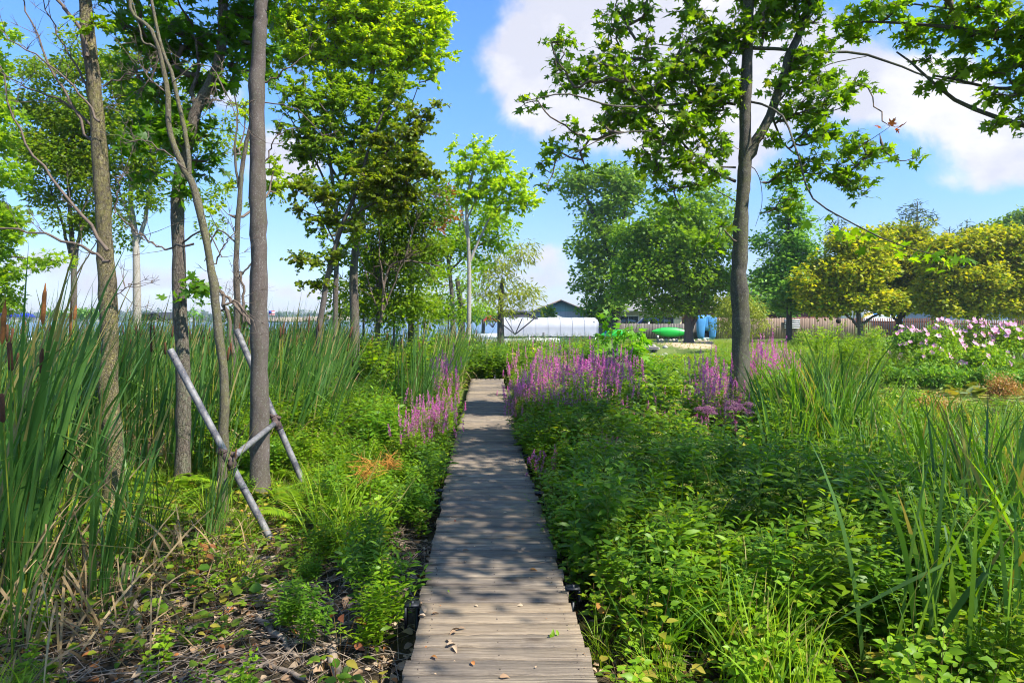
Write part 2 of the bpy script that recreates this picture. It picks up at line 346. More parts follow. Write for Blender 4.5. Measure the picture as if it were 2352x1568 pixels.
sd_ = t.m('MULTIPLY', t.mapr(t.m('ADD', sp.outputs[1], t.m('MULTIPLY', n1, 4)), 45.5, 46.5), t.m('SUBTRACT', 1.0, t.mapr(t.m('ADD', sp.outputs[1], t.m('MULTIPLY', n1, 4)), 58, 59)))
sx = t.m('MULTIPLY', t.mapr(t.m('ADD', sp.outputs[0], t.m('MULTIPLY', n1, 3)), 12, 13), t.m('SUBTRACT', 1.0, t.mapr(t.m('ADD', sp.outputs[0], t.m('MULTIPLY', n1, 2)), 18.5, 20.5)))
cc = t.mix(t.m('MULTIPLY', sd_, sx), cc, t.mix(t.mapr(n2,.3,.7), (.42,.30,.19), (.56,.42,.28)))
p = t.node('ShaderNodeBsdfPrincipled', i_Base_Color=cc, i_Roughness=.95); p.inputs['Specular IOR Level'].default_value = .1
bp = t.node('ShaderNodeBump', i_Strength=.9, i_Height=n2); bp.inputs['Distance'].default_value = .03; t.l.new(bp.outputs[0], p.inputs['Normal']); out(t, p.outputs[0])
mb = MB(); mb.add(np.stack([gx,gy,gz],-1).reshape(-1,3), gf)
tag(mb.build('ground', m, smooth=True), kind='structure', label='shady brown soil turning to mown lawn and sand by the pond')
# lake
def water_mat(name, col, rough, bs, sc):
    m, t = mat(name); c = t.mapping(coords(t), sc)
    n = t.noise(c, 1.0, 5, .6, .4)
    p = t.node('ShaderNodeBsdfPrincipled', i_Base_Color=col, i_Roughness=rough); p.inputs['IOR'].default_value = 1.33
    p.inputs['Specular IOR Level'].default_value = .5
    bp = t.node('ShaderNodeBump', i_Strength=bs, i_Height=n); bp.inputs['Distance'].default_value = .12; t.l.new(bp.outputs[0], p.inputs['Normal'])
    out(t, p.outputs[0]); return m
mb = MB(); xs2 = [-3000,-200,-40,0,10,60,3000]; ys2 = [18,40,100,300,1000,1300]
v = [(x,y,-.5) for y in ys2 for x in xs2]; mb.add(v, [[a*7+b,a*7+b+1,a*7+b+8,a*7+b+7] for a in range(5) for b in range(6)])
tag(mb.build('lake', water_mat('lake water', (.045,.11,.19), .18, 1.0, (.5,1.6,1))), kind='structure', label='choppy blue lake beyond the cattails')
mb = MB(); mb.add([(4.6,12.5,-.42),(26,12.5,-.42),(26,26,-.42),(4.6,26,-.42)], [[0,1,2,3]])
mp = water_mat('pond water', (.02,.03,.012), .05, .15, (3,3,1))
tag(mb.build('pond', mp), kind='structure', label='still dark pond water among the lily pads')
# distant wooded shore
mb = MB()
for k in range(330):
    x = rng.uniform(-900, 500); y = 955+abs(x)*.02+rng.uniform(0, 90); h = rng.uniform(9, 17)*(1+.2*math.sin(x*.02)); r = rng.uniform(7,13)
    n = 110; q = rng.normal(size=(n,3)); q = norm(q)*rng.uniform(.65,1.05,(n,1))
    pos = np.array([x, y, G(x,y)+h*.5]) + q*np.array([r, r*.7, h*.55])
    mb.place(*QD, pos, rnd_frames(n, .6), rng.uniform(2.2,4.5,n))
tag(mb.build('distant_woods', L('far shore foliage', (.02,.06,.02), (.06,.12,.03), .2, ovar=0)), kind='stuff', label='hazy blue green wooded shore across the lake')
# cottages and boats low on the far shore
mb = MB()
Mw = simple('far white', (.7,.7,.68), .6)
for k in range(12):
    x = -690+k*42+rng.uniform(-10,10); e = empty('lake_cottage', (x, 934, G(x,934)), 'tiny pale cottage among the trees on the far shore', 'cottage', 'cottages on the far shore')
    m1 = MB(); wd = rng.uniform(6,14); h = rng.uniform(2.5,5); m1.box((0,0,h/2), (wd,6,h)); m1.build('wall', Mw, e)
    m1 = MB(); m1.prism([(-wd/2-.5,h),(wd/2+.5,h),(0,h+2)], 'y', -3.5, 3.5); m1.build('roof', simple('far roof', (.25,.2,.2), .8), e)
# ---------------------------------------------------------------- boardwalk
BW = [(.115,-1.0),(-.055,3.2),(-.228,6.77),(-.38,10.1),(-.72,19.7)]
def bwx(y):
    return float(np.interp(y, [b[1] for b in BW], [b[0] for b in BW]))
bw = empty('boardwalk', (0,3,0), 'weathered grey plank boardwalk running straight through the reeds', 'boardwalk')
m, t = mat('weathered planks'); c = coords(t)
at = t.node('ShaderNodeAttribute'); at.attribute_name = 'rnd'; r = at.outputs['Fac']
off = t.node('ShaderNodeCombineXYZ'); t.set(off.inputs[0], t.m('MULTIPLY', r, 37)); t.set(off.inputs[2], t.m('MULTIPLY', r, 11))
va = t.node('ShaderNodeVectorMath'); va.operation = 'ADD'; t.l.new(c, va.inputs[0]); t.l.new(off.outputs[0], va.inputs[1])
gr = t.noise(t.mapping(va.outputs[0], (1.7,110,40)), 1.0, 6, .7, .35)
big = t.noise(t.mapping(va.outputs[0], (1.6,5,3)), 1.0, 4, .6)
fine = t.noise(t.mapping(va.outputs[0], (9,220,60)), 1.0, 3, .7)
cc = t.mix(t.mapr(gr,.34,.66), (.035,.028,.023), (.36,.31,.25))
cc = t.mix(t.m('MULTIPLY', t.mapr(big,.45,.68), .75), cc, t.mix(t.mapr(gr,.4,.66), (.05,.046,.05), (.16,.15,.15)))
cc = t.mix(t.m('MULTIPLY', t.mapr(r, .3, 1), .45), cc, (.27,.21,.14)); cc = t.mix(t.m('MULTIPLY', t.mapr(t.m('FRACT', t.m('MULTIPLY', r, 5.3)), .5, 1), .5), cc, (.085,.075,.07))
wv = t.noise(c, 1.1, 4, .6); cc = t.mix(t.m('MULTIPLY', t.mapr(wv,.50,.62), .6), cc, (.10,.09,.085)); kn = t.node('ShaderNodeTexVoronoi', i_Vector=t.mapping(va.outputs[0], (2.3,6,3))); kn.inputs['Scale'].default_value = 1.0; cc = t.mix(t.m('MULTIPLY', t.mapr(kn.outputs['Distance'], .16, .05), .7), cc, (.05,.035,.025)); cc = t.mix(1.0, cc, (1.2,1.12,1.0), 'MULTIPLY')
sp = t.node('ShaderNodeSeparateXYZ'); t.l.new(c, sp.inputs[0])
edge = t.m('MULTIPLY', t.mapr(t.noise(c, 9, 4, .7), .64, .72), t.m('SUBTRACT', 1.0, t.mapr(sp.outputs[0], -.62, -.38)))
cc = t.mix(edge, cc, (.10,.12,.03))
p = t.node('ShaderNodeBsdfPrincipled', i_Base_Color=cc, i_Roughness=.85); p.inputs['Specular IOR Level'].default_value = .25
hg = t.m('ADD', t.m('MULTIPLY', gr, .7), t.m('MULTIPLY', fine, .4))
bp = t.node('ShaderNodeBump', i_Strength=1.0, i_Height=hg); bp.inputs['Distance'].default_value = .012; t.l.new(bp.outputs[0], p.inputs['Normal']); out(t, p.outputs[0])
M['plank'] = m
mb = MB(); y = -.6; nails = MB()
while y < 19.55:
    wd = .138 + rng.uniform(-.004,.006); cx = bwx(y); x0 = cx-.45-rng.uniform(-.012,.022); x1 = cx+.45+rng.uniform(-.012,.022)
    z = rng.uniform(-.006,.005); tl = rng.normal(0,.004); sk = rng.normal(0,.004); rr = rng.random()
    n = 14; X = np.linspace(x0, x1, n); e1 = y+rng.normal(0,.0018,n)+sk*np.linspace(-1,1,n); e2 = y+wd-.0115+rng.normal(0,.0022,n)+sk*np.linspace(-1,1,n)
    cup = .003*rng.normal(); zz = z + tl*np.linspace(-1,1,n) + rng.normal(0,.0012,n)
    rows = [np.stack([X,e1,zz-.036],-1), np.stack([X,e1,zz-.011],-1), np.stack([X,e1+.008,zz],-1), np.stack([X,(e1+e2)/2,zz+cup],-1), np.stack([X,e2-.008,zz],-1), np.stack([X,e2,zz-.011],-1), np.stack([X,e2,zz-.036],-1)]
    v = np.concatenate(rows); k = len(rows)
    f = [[a*n+b, a*n+b+1, ((a+1)%k)*n+b+1, ((a+1)%k)*n+b] for a in range(k) for b in range(n-1)]
    base = mb.n; mb.add(v, f, 0, rr)
    mb.f.append((np.array([[a*n for a in range(k)]])+base, 0)); mb.f.append((np.array([[a*n+n-1 for a in range(k)][::-1]])+base, 0))
    for xx in (x0+.07, x1-.07, cx):
        for dy in (.035, .1):
            if xx == cx and dy > .05: continue
            nails.tube([(xx+rng.normal(0,.006), y+dy, z-.01), (xx, y+dy, z+.0035)], .003, 6, cap=True)
    y += wd
mb.merge(nails, 1); mb.build('deck', [M['plank'], simple('rusty nail', (.10,.075,.06), .8, .3)], bw, loc=(0,-3,0))
for sgn in (-1, 1):
    mb = MB()
    for a in range(len(BW)-1):
        (xa,ya),(xb,yb) = BW[a], BW[a+1]; L_ = math.hypot(xb-xa, yb-ya); an = math.atan2(yb-ya, xb-xa)
        mb.box(((xa+xb)/2+sgn*.42, (ya+yb)/2, -.105), (L_-.004, .04, .13), rz=an)
    mb.build('stringer', simple('dark stringer wood', (.05,.04,.03), .9, var=.4, scale=12), bw, loc=(0,-3,0))
mb = MB()
for k in range(7):
    x = bwx(19.7)-.45+k*.135; mb.box((x+.06, 19.66, -.03), (.125,.04,.1+.01*rng.random()), rnd=rng.random())
mb.build('end_board', M['plank'], bw, loc=(0,-3,0))
Mbr = simple('black bracket steel', (.03,.032,.036), .5, .7, scale=30)
for (yy_, sg) in ((4.35,1),(4.1,-1),(6.85,-1),(6.75,1),(8.6,1),(10.4,-1),(13,1)):
    mb = MB(); x = bwx(yy_)+sg*.50
    mb.box((x, yy_, .0), (.085,.075,.012)); mb.box((x+sg*.036, yy_, -.07), (.012,.075,.125)); mb.tube([(x,yy_,-.02),(x,yy_,.018)], .012, 6, cap=True)
    mb.build('bracket', Mbr, bw, loc=(0,-3,0))
mb = MB(); x = bwx(19.3); mb.tube([(x+.2,19.72,-.1),(x+.2,19.72,.10)], .03, 8, cap=True); mb.tube([(x+.2,19.72,.10),(x+.2,19.72,.13)], .035, 8, cap=True)
mb.build('post_cap', Mbr, bw, loc=(0,-3,0))
for (yy_, sg) in [(a, b) for a in (1.5,4.3,6.8,9.5,12.5,15.5,18.8) for b in (-1,1)]:
    mb = MB(); x = bwx(yy_)+sg*.49; mb.tube([(x,yy_,-.5),(x,yy_,-.07)], .014, 8, cap=True); mb.build('post', Mbr, bw, loc=(0,-3,0))
# ---------------------------------------------------------------- trees
def tree(name, label, cat, group, Y, trunk, r0, r1, lobes, leaf, lm, size, bark, rc=.45, k=1.0, per=None, cover=1.1, thick=1.0, up=.8,
         limbs=(), twigs=True, sides=10, droop=.2, rtip=.006, shell=.42, mind=0, bulges=(), wood='twig', base=None, tw=4, far=False, lenf=1.0):
    k *= 1.45 if far else (1.8 if leaf is MP else 3.0); cover *= 2.1 if far else (1.35 if leaf is MP else 1.5)
    """trunk: [(px,py[,dY])...] bottom to top; lobes: (px,py,rx,ry[,dY[,mult]]) picture sizes at depth Y; limbs: lists like trunk with a radius"""
    tp = [P(q[0], q[1], Y+(q[2] if len(q) > 2 else 0)) for q in trunk]
    b0 = tp[0]; gz_ = G(b0[0], b0[1])
    if b0[2] > gz_-.05: tp = [np.array([b0[0], b0[1], gz_-.12])] + tp if b0[2] > gz_+.15 else tp
    tp[0][2] = gz_-.12
    org = np.array([tp[0][0], tp[0][1], gz_])
    n = max(8, int(np.linalg.norm(tp[-1]-tp[0])/(.12 if Y < 15 else .4))); n = min(n, 70)
    path = smooth_path(tp, n) - org
    tt = np.linspace(0, 1, n); rad = r0 + (r1-r0)*tt**.9
    rad = rad*(1 + .35*np.exp(-(path[:,2]-0)/(r0*2.2)).clip(0,1))
    for (bz, amt) in bulges: rad = rad*(1+amt*np.exp(-((path[:,2]-bz)/.07)**2))
    root = empty(name, org, label, cat, group)
    rad = rad*(1+.05*np.sin(path[:,2]*5.1+b0[0])+.035*np.sin(path[:,2]*11+b0[0]*2)) if Y < 12 else rad
    path[2:-1,:2] += (rng.normal(0,.004,(n-3,2)) if Y < 12 else 0)
    mb = MB(); mb.tube(path, rad, sides if Y > 15 else 24, wob=.012 if Y > 15 else .03)
    nodes = [path[i] for i in range(len(path)) if path[i][2] > mind or True]; nr = list(rad); par = [max(0,i-1) for i in range(len(path))]
    start_ok = [path[i][2] > mind for i in range(len(path))]
    for lb in limbs:
        lp = smooth_path([P(q[0], q[1], Y+(q[2] if len(q) > 2 else 0))-org for q in lb[0]], 14)
        lr = np.linspace(lb[1], lb[2] if len(lb) > 2 else .01, 14)
        m2 = MB(); 
        lp2 = lp.copy(); lp2[1:-1] += rng.normal(0, lb[1]*.18, (12,3))
        m2.tube(lp2, lr, 8 if Y > 15 else 10, wob=.03); o = m2.build('limb', bark, root, smooth=True)
        if len(lb) > 3: tag(o, lb[3])
        i0 = len(nodes)
        for i in range(14): nodes.append(lp2[i]); nr.append(lr[i]); par.append(i0+i-1); start_ok.append(True)
    # cluster targets
    C = []
    for lo in lobes:
        px, py, rx, ry = lo[:4]; dY = lo[4] if len(lo) > 4 else 0; mu = lo[5] if len(lo) > 5 else 1
        c = P(px, py, Y+dY)-org; ax, az = rx*(Y+dY)/F, ry*(Y+dY)/F; ay = thick*(ax+az)/2
        num = max(2, int(k*mu*ax*az*3.6/(rc*rc)*(1 if ay < 2*rc else 1.4)))
        q = norm(rng.normal(size=(num,3)))*(rng.random((num,1))**shell)
        q = q*(1+.3*sum(np.maximum(0, q@u_)**5 for u_ in norm(rng.normal(size=(7,3))))-.12)[:,None]
        C.append(c + q*np.array([max(.02,ax-rc*.2), ay, max(.02,az-rc*.15)]))
    tw_mb = MB(); lv = MB()
    if C:
        C = np.concatenate(C)
        base_d = np.min(np.linalg.norm(C[:,None]-np.array(nodes)[None,:,:][:, ::2], axis=2), axis=1)
        C = C[np.argsort(base_d)]
        chains = []
        N = np.array(nodes); ok = np.array(start_ok)
        for c in C:
            d = c - N; dist = np.linalg.norm(d, axis=1); hor = np.hypot(d[:,0], d[:,1])
            cost = dist + np.where(d[:,2] < .25*hor, (.25*hor-d[:,2])*1.3, 0) + (~ok)*50
            b = int(np.argmin(cost)); s0 = N[b]; L_ = dist[b]; m_ = max(2, min(7, int(L_/(.25 if Y < 15 else .8))+2))
            u = np.linspace(0, 1, m_+1)[1:,None]
            pp = s0 + (c-s0)*u + np.array([0,0,1])*(-.12*L_*np.sin(np.pi*u)) + rng.normal(0, .035*L_, (m_,3))*(np.sin(np.pi*u)**.5 if m_ > 2 else 1)
            idx = list(range(len(N), len(N)+m_)); chains.append([b]+idx)
            N = np.vstack([N, pp]); ok = np.append(ok, [True]*m_); par += [b]+idx[:-1]
        cnt = np.ones(len(N)); 
        for i in range(len(N)-1, len(path), -1): cnt[par[i]] += cnt[i] if par[i] < i else 0
        R = rtip*.8*cnt**.39
        for ch in chains:
            pts = N[ch]; rr = R[ch].copy(); rr[0] = min(rr[1]*1.15, nr[ch[0]] if ch[0] < len(nr) else 9)
            if far and rr[0] < .02: 
                if random.random() < .5: continue
            tw_mb.tube(pts, rr, 3 if far or rr[0] < .012 else 6, rnd=.5)
        # leaves
        s2 = size*size*.5; pern = per or max(3, int(cover*np.pi*rc*rc/s2*.55))
        nc = len(C)
        if twigs and not far:
            nt = nc*tw; base_ = np.repeat(C, tw, 0); dv = norm(rng.normal(size=(nt,3))*np.array([1,1,.55])+np.array([0,0,.15]))
            ln = rc*rng.uniform(.5,1.15,nt); e = base_+dv*ln[:,None]; e[:,2] -= ln*droop*.6
            mid = base_+dv*ln[:,None]*.5+rng.normal(0,.02,(nt,3))
            for a in range(nt):
                tw_mb.tube([base_[a], mid[a], e[a]], [rtip*.7, rtip*.5, rtip*.25], 3, rnd=.5)
            pl = max(2, pern//tw); ti = np.repeat(np.arange(nt), pl); u = np.tile((np.arange(pl)+.8)/pl, nt)[:,None]*1.02
            pos = (1-u)**2*base_[ti] + 2*u*(1-u)*mid[ti] + u*u*e[ti] + rng.normal(0, size*.15, (len(ti),3))
            sd_ = rng.normal(size=(len(ti),3)); dd = norm(dv[ti]*.6+sd_*np.array([1,1,.4])*.6); dd[:,2] -= droop
            Rm = frames(dd, rng.normal(size=(len(ti),3))*.5+np.array([0,0,up]))
        else:
            ti = np.repeat(np.arange(nc), pern); q = norm(rng.normal(size=(len(ti),3)))*(rng.random((len(ti),1))**.4)*rc
            q[:,2] *= .7; pos = C[ti]+q; dd = norm(q*np.array([1,1,.3])+rng.normal(size=q.shape)*.35*rc); dd[:,2] -= droop
            Rm = frames(dd, rng.normal(size=q.shape)*.5+np.array([0,0,up]))
        sz = size*rng.uniform(.65,1.25,len(pos))
        if lenf != 1.0: sz = np.stack([sz, sz*lenf, sz], -1)
        # patches of leaf colour run through a crown branch by branch
        lv.place(*leaf, pos, Rm, sz, 0, np.clip(rng.random(nc)[ti//(tw if (twigs and not far) else 1)]*.45+rng.random(len(ti))*.55, 0, 1))
    trunk_me = mb.build('trunk', bark, root, smooth=True)
    if lv.n:
        lv.merge(tw_mb, 1); lv.build('crown', [lm, M[wood] if isinstance(wood, str) else wood], root)
    elif tw_mb.n: tw_mb.build('twig_spray', M[wood], root)
    return root

def spray(root_, starts, org, n_sub=9, L0=.5, r=.006, name='branch', m=None, lab=None, gen=2):
    """bare side twigs along given polylines, one mesh per branch"""
    for (pts, r0, r1) in starts:
        p = smooth_path([q-org for q in pts], 16); p[1:-1] += rng.normal(0, .012, (14,3))
        mb = MB(); mb.tube(p, np.linspace(r0, r1, 16), 6, rnd=.5)
        def sub(p, rr, L_, g):
            tot_ = np.linalg.norm(p[-1]-p[0])
            for a in range(int(n_sub*(.6 if g < gen else 1))):
                i = rng.integers(3, len(p)-1); d = norm(p[min(i+1,len(p)-1)]-p[i-1]); s = norm(d*.9+rng.normal(size=3)*.75+np.array([0,-.05,.18]))
                l = L_*rng.uniform(.4,1.2); q = [p[i]]
                for u in range(4): q.append(q[-1]+s*l/4+rng.normal(0,l*.035,3)); s = norm(s+np.array([0,0,.07])+rng.normal(0,.1,3))
                q = np.array(q); mb.tube(q, np.linspace(rr, rr*.35, 5), 3, rnd=.5)
                if g > 1: 
                    sub(q, rr*.6, l*.45, g-1)
        sub(p, r, L0, gen)
        o = mb.build(name, m or M['twig'], root_)
        if lab: tag(o, lab)

def px2(pts, Y, d=0): return [P(q[0], q[1], Y+(q[2] if len(q) > 2 else d)) for q in pts]

# ---- left group, near
t1 = tree('lichen_tree', 'rough barked trunk crusted with yellow lichen and bare branches reaching to the left edge', 'tree', None, 6.9,
     [(258,1175),(262,1050),(250,900),(252,750),(243,600),(236,450),(222,250),(205,110),(196,0),(185,-160)], .096, .055,
     [(150,-150,120,90,.3,.5),(260,-190,110,90,0,.5),(225,62,35,25,-.2,.3)], OV, M['lf_mid'], .055, M['bark_rough'], rc=.22, k=.6, mind=4.0, bulges=((1.35,.10),(2.3,.08),(3.3,.1)))
o1 = np.array(t1.location)
spray(t1, [(px2([(238,365),(170,250),(105,130),(60,20),(40,-60)],6.9), .016,.004),
  (px2([(247,575),(190,490),(120,410),(60,330),(20,230),(0,150)],6.9,-.2), .018,.005),
  (px2([(252,600),(215,580),(130,545),(60,530),(-40,525)],6.9,-.4), .017,.008),
  (px2([(225,300),(150,235),(80,210),(-30,150)],6.9,.2), .014,.004),
  (px2([(215,230),(175,150),(130,80),(95,-20)],6.9,.1), .013,.004),
  (px2([(228,280),(170,200),(60,110),(-20,60)],6.9,-.3), .013,.004),
  (px2([(200,130),(180,60),(130,0),(90,-60)],6.9,-.1), .022,.012),
  (px2([(262,490),(275,430),(268,400)],6.9,.1), .010,.004),
  (px2([(236,200),(300,170),(350,150)],6.9,.1), .009,.003),
  (px2([(258,690),(280,665),(300,655)],6.9,-.1), .007,.003)], o1, 7, .42, .0045)
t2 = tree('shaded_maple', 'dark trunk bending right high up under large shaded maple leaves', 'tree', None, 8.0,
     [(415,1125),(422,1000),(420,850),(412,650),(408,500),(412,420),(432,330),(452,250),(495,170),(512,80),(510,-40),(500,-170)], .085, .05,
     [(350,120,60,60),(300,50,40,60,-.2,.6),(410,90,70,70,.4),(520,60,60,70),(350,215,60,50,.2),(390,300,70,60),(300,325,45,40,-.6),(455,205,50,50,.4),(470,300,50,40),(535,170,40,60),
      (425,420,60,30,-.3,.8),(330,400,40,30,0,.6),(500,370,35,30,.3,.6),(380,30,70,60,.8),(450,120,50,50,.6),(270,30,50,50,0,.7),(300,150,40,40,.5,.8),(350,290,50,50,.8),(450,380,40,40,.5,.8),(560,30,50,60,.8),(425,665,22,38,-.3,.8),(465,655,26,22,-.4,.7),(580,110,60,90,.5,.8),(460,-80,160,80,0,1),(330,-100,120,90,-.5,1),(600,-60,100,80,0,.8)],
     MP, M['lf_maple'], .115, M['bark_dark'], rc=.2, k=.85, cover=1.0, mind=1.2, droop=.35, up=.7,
     limbs=[([(452,250),(440,210),(455,160),(450,90)],.03,.012),([(415,560),(470,530,-.2),(510,590,-.3)],.012,.006)])
t3 = tree('twisted_tree', 'thin lichen spotted trunk that forks in two twisting stems near the thick trunk', 'tree', None, 6.9,
     [(512,1180),(512,1050),(516,900),(505,780),(490,650),(470,540),(445,430),(418,380),(390,300),(383,200),(365,110),(340,60),(305,30),(295,-60)], .052, .015, [], OV, M['lf_mid'], .05, M['bark_thin'],
     limbs=[([(435,400),(430,330),(412,250),(398,180),(375,120),(360,60),(342,-30)],.024,.014),([(375,120,.0),(350,105),(328,95),(320,60),(300,-10)],.014,.006)], bulges=((2.4,.12),(3.2,.15)))
spray(t3, [(px2([(383,215),(345,180),(320,140)],6.9), .009,.004),(px2([(395,190),(480,150),(560,290),(600,320)],6.9,-.2),.006,.003),
  (px2([(430,390),(350,330),(300,320),(220,300)],6.9,-.1), .008,.003),(px2([(480,610),(520,560),(540,520)],6.9,.1),.009,.004),
  (px2([(500,720),(540,690),(575,745)],6.9,.3),.013,.010),(px2([(445,560),(380,570),(330,545),(270,490)],6.9,.2),.012,.006),(px2([(515,130),(500,180),(440,320)],6.9,.2),.006,.003),
  (px2([(375,110),(330,200),(250,230)],6.9,.2),.007,.003)], np.array(t3.location), 8, .36, .004)
t4 = tree('slim_tree', 'slim dark trunk standing in cattails just left of the thick smooth trunk', 'tree', None, 10.5,
     [(536,960),(538,850),(545,700),(543,580),(553,430),(560,360),(585,250),(600,150),(610,60)], .06, .02,
     [(640,420,34,45,1.5,.9),(625,380,25,25,1.2,.7),(560,350,28,34,1,.7),(525,440,25,28,0,.5),(590,470,25,28,.8,.6),(560,250,26,40,1,.5),(500,480,30,30,0,.4)], OV, M['lf_lime'], .06, M['bark_dark'], rc=.22, k=.75, mind=2.5,
     limbs=[([(548,430),(540,350),(545,260),(530,180)],.022,.008),([(545,560),(500,530),(470,600)],.014,.008),([(545,640),(580,600),(590,560)],.014,.008)])
spray(t4, [(px2([(535,810),(520,700),(500,660),(480,600)],10.5,-.4),.035,.015),(px2([(575,745),(540,700),(500,660)],10.5,-.4),.03,.018),(px2([(560,740),(555,640),(548,620)],10.5,-.4),.022,.012)], np.array(t4.location), 6, .4, .006)
t5 = tree('thick_smooth_tree', 'thickest smooth grey brown trunk of the left group, behind the metal pipes', 'tree', None, 7.6,
     [(596,1148),(596,1000),(596,850),(594,600),(592,400),(590,200),(597,60),(600,0),(604,-250)], .107, .066,
     [(560,-230,150,90,0,.9),(700,-260,150,100,.5,.9),(620,-160,120,50,0,.6)], MP, M['lf_maple2'], .11, M['bark_gb'], rc=.25, k=.8, mind=4.5, bulges=((.95,.03),(1.75,.06),(2.5,.04),(3.1,.05),(3.9,.06),(4.6,.05)))
spray(t5, [(px2([(604,190),(640,170),(700,130),(720,100)],7.6,.4), .012,.004),(px2([(602,235),(680,250),(740,310),(780,300)],7.6,.3), .008,.003),
  (px2([(600,410),(620,350),(640,310),(700,290)],7.6,.2), .011,.004),(px2([(586,230),(540,240),(470,230)],7.6,-.2), .006,.003)], np.array(t5.location), 7, .3, .003)
# ---- left group, at the shore
tree('pale_shore_tree', 'pale grey trunk of the shore tree between the lichen trunk and the dark one', 'tree', 'trees along the lake shore', 22,
     [(315,745),(314,650),(312,560),(305,500),(300,450),(310,330)], .15, .06,
     [(330,340,70,60),(400,300,60,60,0,.8),(420,200,60,70,0,.7),(470,330,50,50,0,.6),(520,300,40,50,0,.6),(300,400,60,50),(340,460,45,45),(275,520,40,35),(350,380,50,50),(300,300,60,60),(290,200,50,70),(360,280,50,60),(240,130,45,40,0,.5),(330,120,60,50,0,.7),(470,450,45,50,0,.5),(480,520,40,35,0,.4)], OV, M['lf_left'], .13, M['bark_pale'], rc=.5, k=.8, mind=2.5,
     limbs=[([(313,560),(335,500),(345,420),(350,330)],.08,.03),([(312,530),(290,480),(270,430)],.06,.03)], far=True, twigs=False, cover=1.0)
tree('dark_shore_tree', 'dark shore tree splitting into several upright stems at the far left', 'tree', 'trees along the lake shore', 22,
     [(168,755),(170,660),(168,590),(163,520),(158,440),(150,330)], .12, .05,
     [(140,180,80,70,0,.9),(60,330,60,60,0,.8),(250,140,60,60,0,.8),(160,360,100,70),(280,230,50,60,0,.8),(210,520,50,40,0,.7),(100,250,60,60,0,.8),(70,260,55,50,0,.7),(170,290,90,60),(100,340,70,50),(190,400,80,60),(230,330,60,70),(110,440,60,45),(180,500,60,45),(220,250,60,80),(60,400,35,40,0,.7),(150,100,60,30,0,.5),(240,450,40,50)], OV, M['lf_left'], .13, M['bark_dark'], rc=.5, k=.8, mind=2.2,
     limbs=[([(170,620),(182,540),(195,470),(215,400)],.07,.02),([(168,600),(150,540),(135,480),(110,420)],.06,.02),([(170,640),(195,600),(225,550)],.03,.015)], far=True, twigs=False)
tree('leaning_shore_maple', 'leafy tree at the left edge with one low bough reaching right', 'tree', 'trees along the lake shore', 19,
     [(-40,760),(-45,600),(-40,450),(-30,300)], .15, .05,
     [(15,410,35,45),(5,490,40,45),(25,540,35,25),(20,575,40,18),(85,600,40,10),(135,595,30,9),(10,620,30,35),(-40,500,60,80),(0,680,30,45),(15,700,28,25),(-10,310,40,60),(20,270,25,30,0,.6),(5,60,20,50,0,.6),(-30,200,40,100)], MP, M['lf_mid'], .15, M['bark_dark'], rc=.35, k=1.0, mind=1, limbs=[([(-42,580),(30,590),(140,600)],.035,.01)], far=True, twigs=False)
# ---- middle group
tree('lime_canopy_tree', 'tallest tree with a sunlit lime green crown filling the top left centre', 'tree', None, 16,
     [(815,745),(812,640),(818,560),(835,450),(830,330),(850,200),(870,80),(880,-60)], .12, .04,
     [(740,110,80,50),(840,100,80,50),(930,110,60,50),(620,150,40,40,0,.7),(780,190,70,40),(880,200,60,40),(690,50,80,60),(780,40,80,70),(880,50,80,80),(960,70,70,60),(1000,40,40,50),(985,130,45,40),(900,140,80,50),(800,130,80,50),(690,130,60,40),(640,60,40,70),(980,175,40,25,0,.6),
      (850,-60,160,70,0,.8),(720,-70,120,60,0,.7),(1000,-20,50,40)], OV, M['lf_lime'], .105, M['bark_dark'], rc=.4, k=1.1, mind=3.5, cover=1.0,
     limbs=[([(835,450),(860,330),(900,220),(930,120)],.05,.015),([(825,400),(790,300),(760,200),(740,90)],.05,.015),([(830,500),(770,400),(700,300),(670,200)],.04,.012),([(840,420),(900,350),(960,200)],.03,.01)], tw=3)
tree('mid_green_tree', 'mid green crown below the lime canopy, right of the thick smooth trunk', 'tree', None, 15,
     [(770,760),(772,640),(775,520),(762,400),(750,300)], .07, .03,
     [(720,340,60,50),(800,360,60,50),(870,370,50,50),(900,270,50,40),(790,440,50,50,0,.7),(860,450,50,50,0,.8),(700,420,40,40,0,.8),(740,520,40,50,0,.6),(760,600,40,50,0,.6),(820,540,50,60,0,.7),(930,350,50,50,0,.8),(760,230,75,60),(840,240,75,55),(690,210,50,50,0,.8),(700,290,60,45,0,.8),(650,240,30,40,0,.6),(770,310,70,50,0,.8),(860,310,60,45),(640,290,25,25,0,.5),(920,200,55,35,0,.8),(690,350,50,30,0,.5),(820,380,50,40,0,.7)], OV, M['lf_mid'], .085, M['bark_dark'], rc=.33, k=.9, mind=3,
     limbs=[([(775,500),(740,400),(700,330),(660,260)],.03,.01),([(772,480),(800,380),(830,280)],.035,.01)], tw=3)
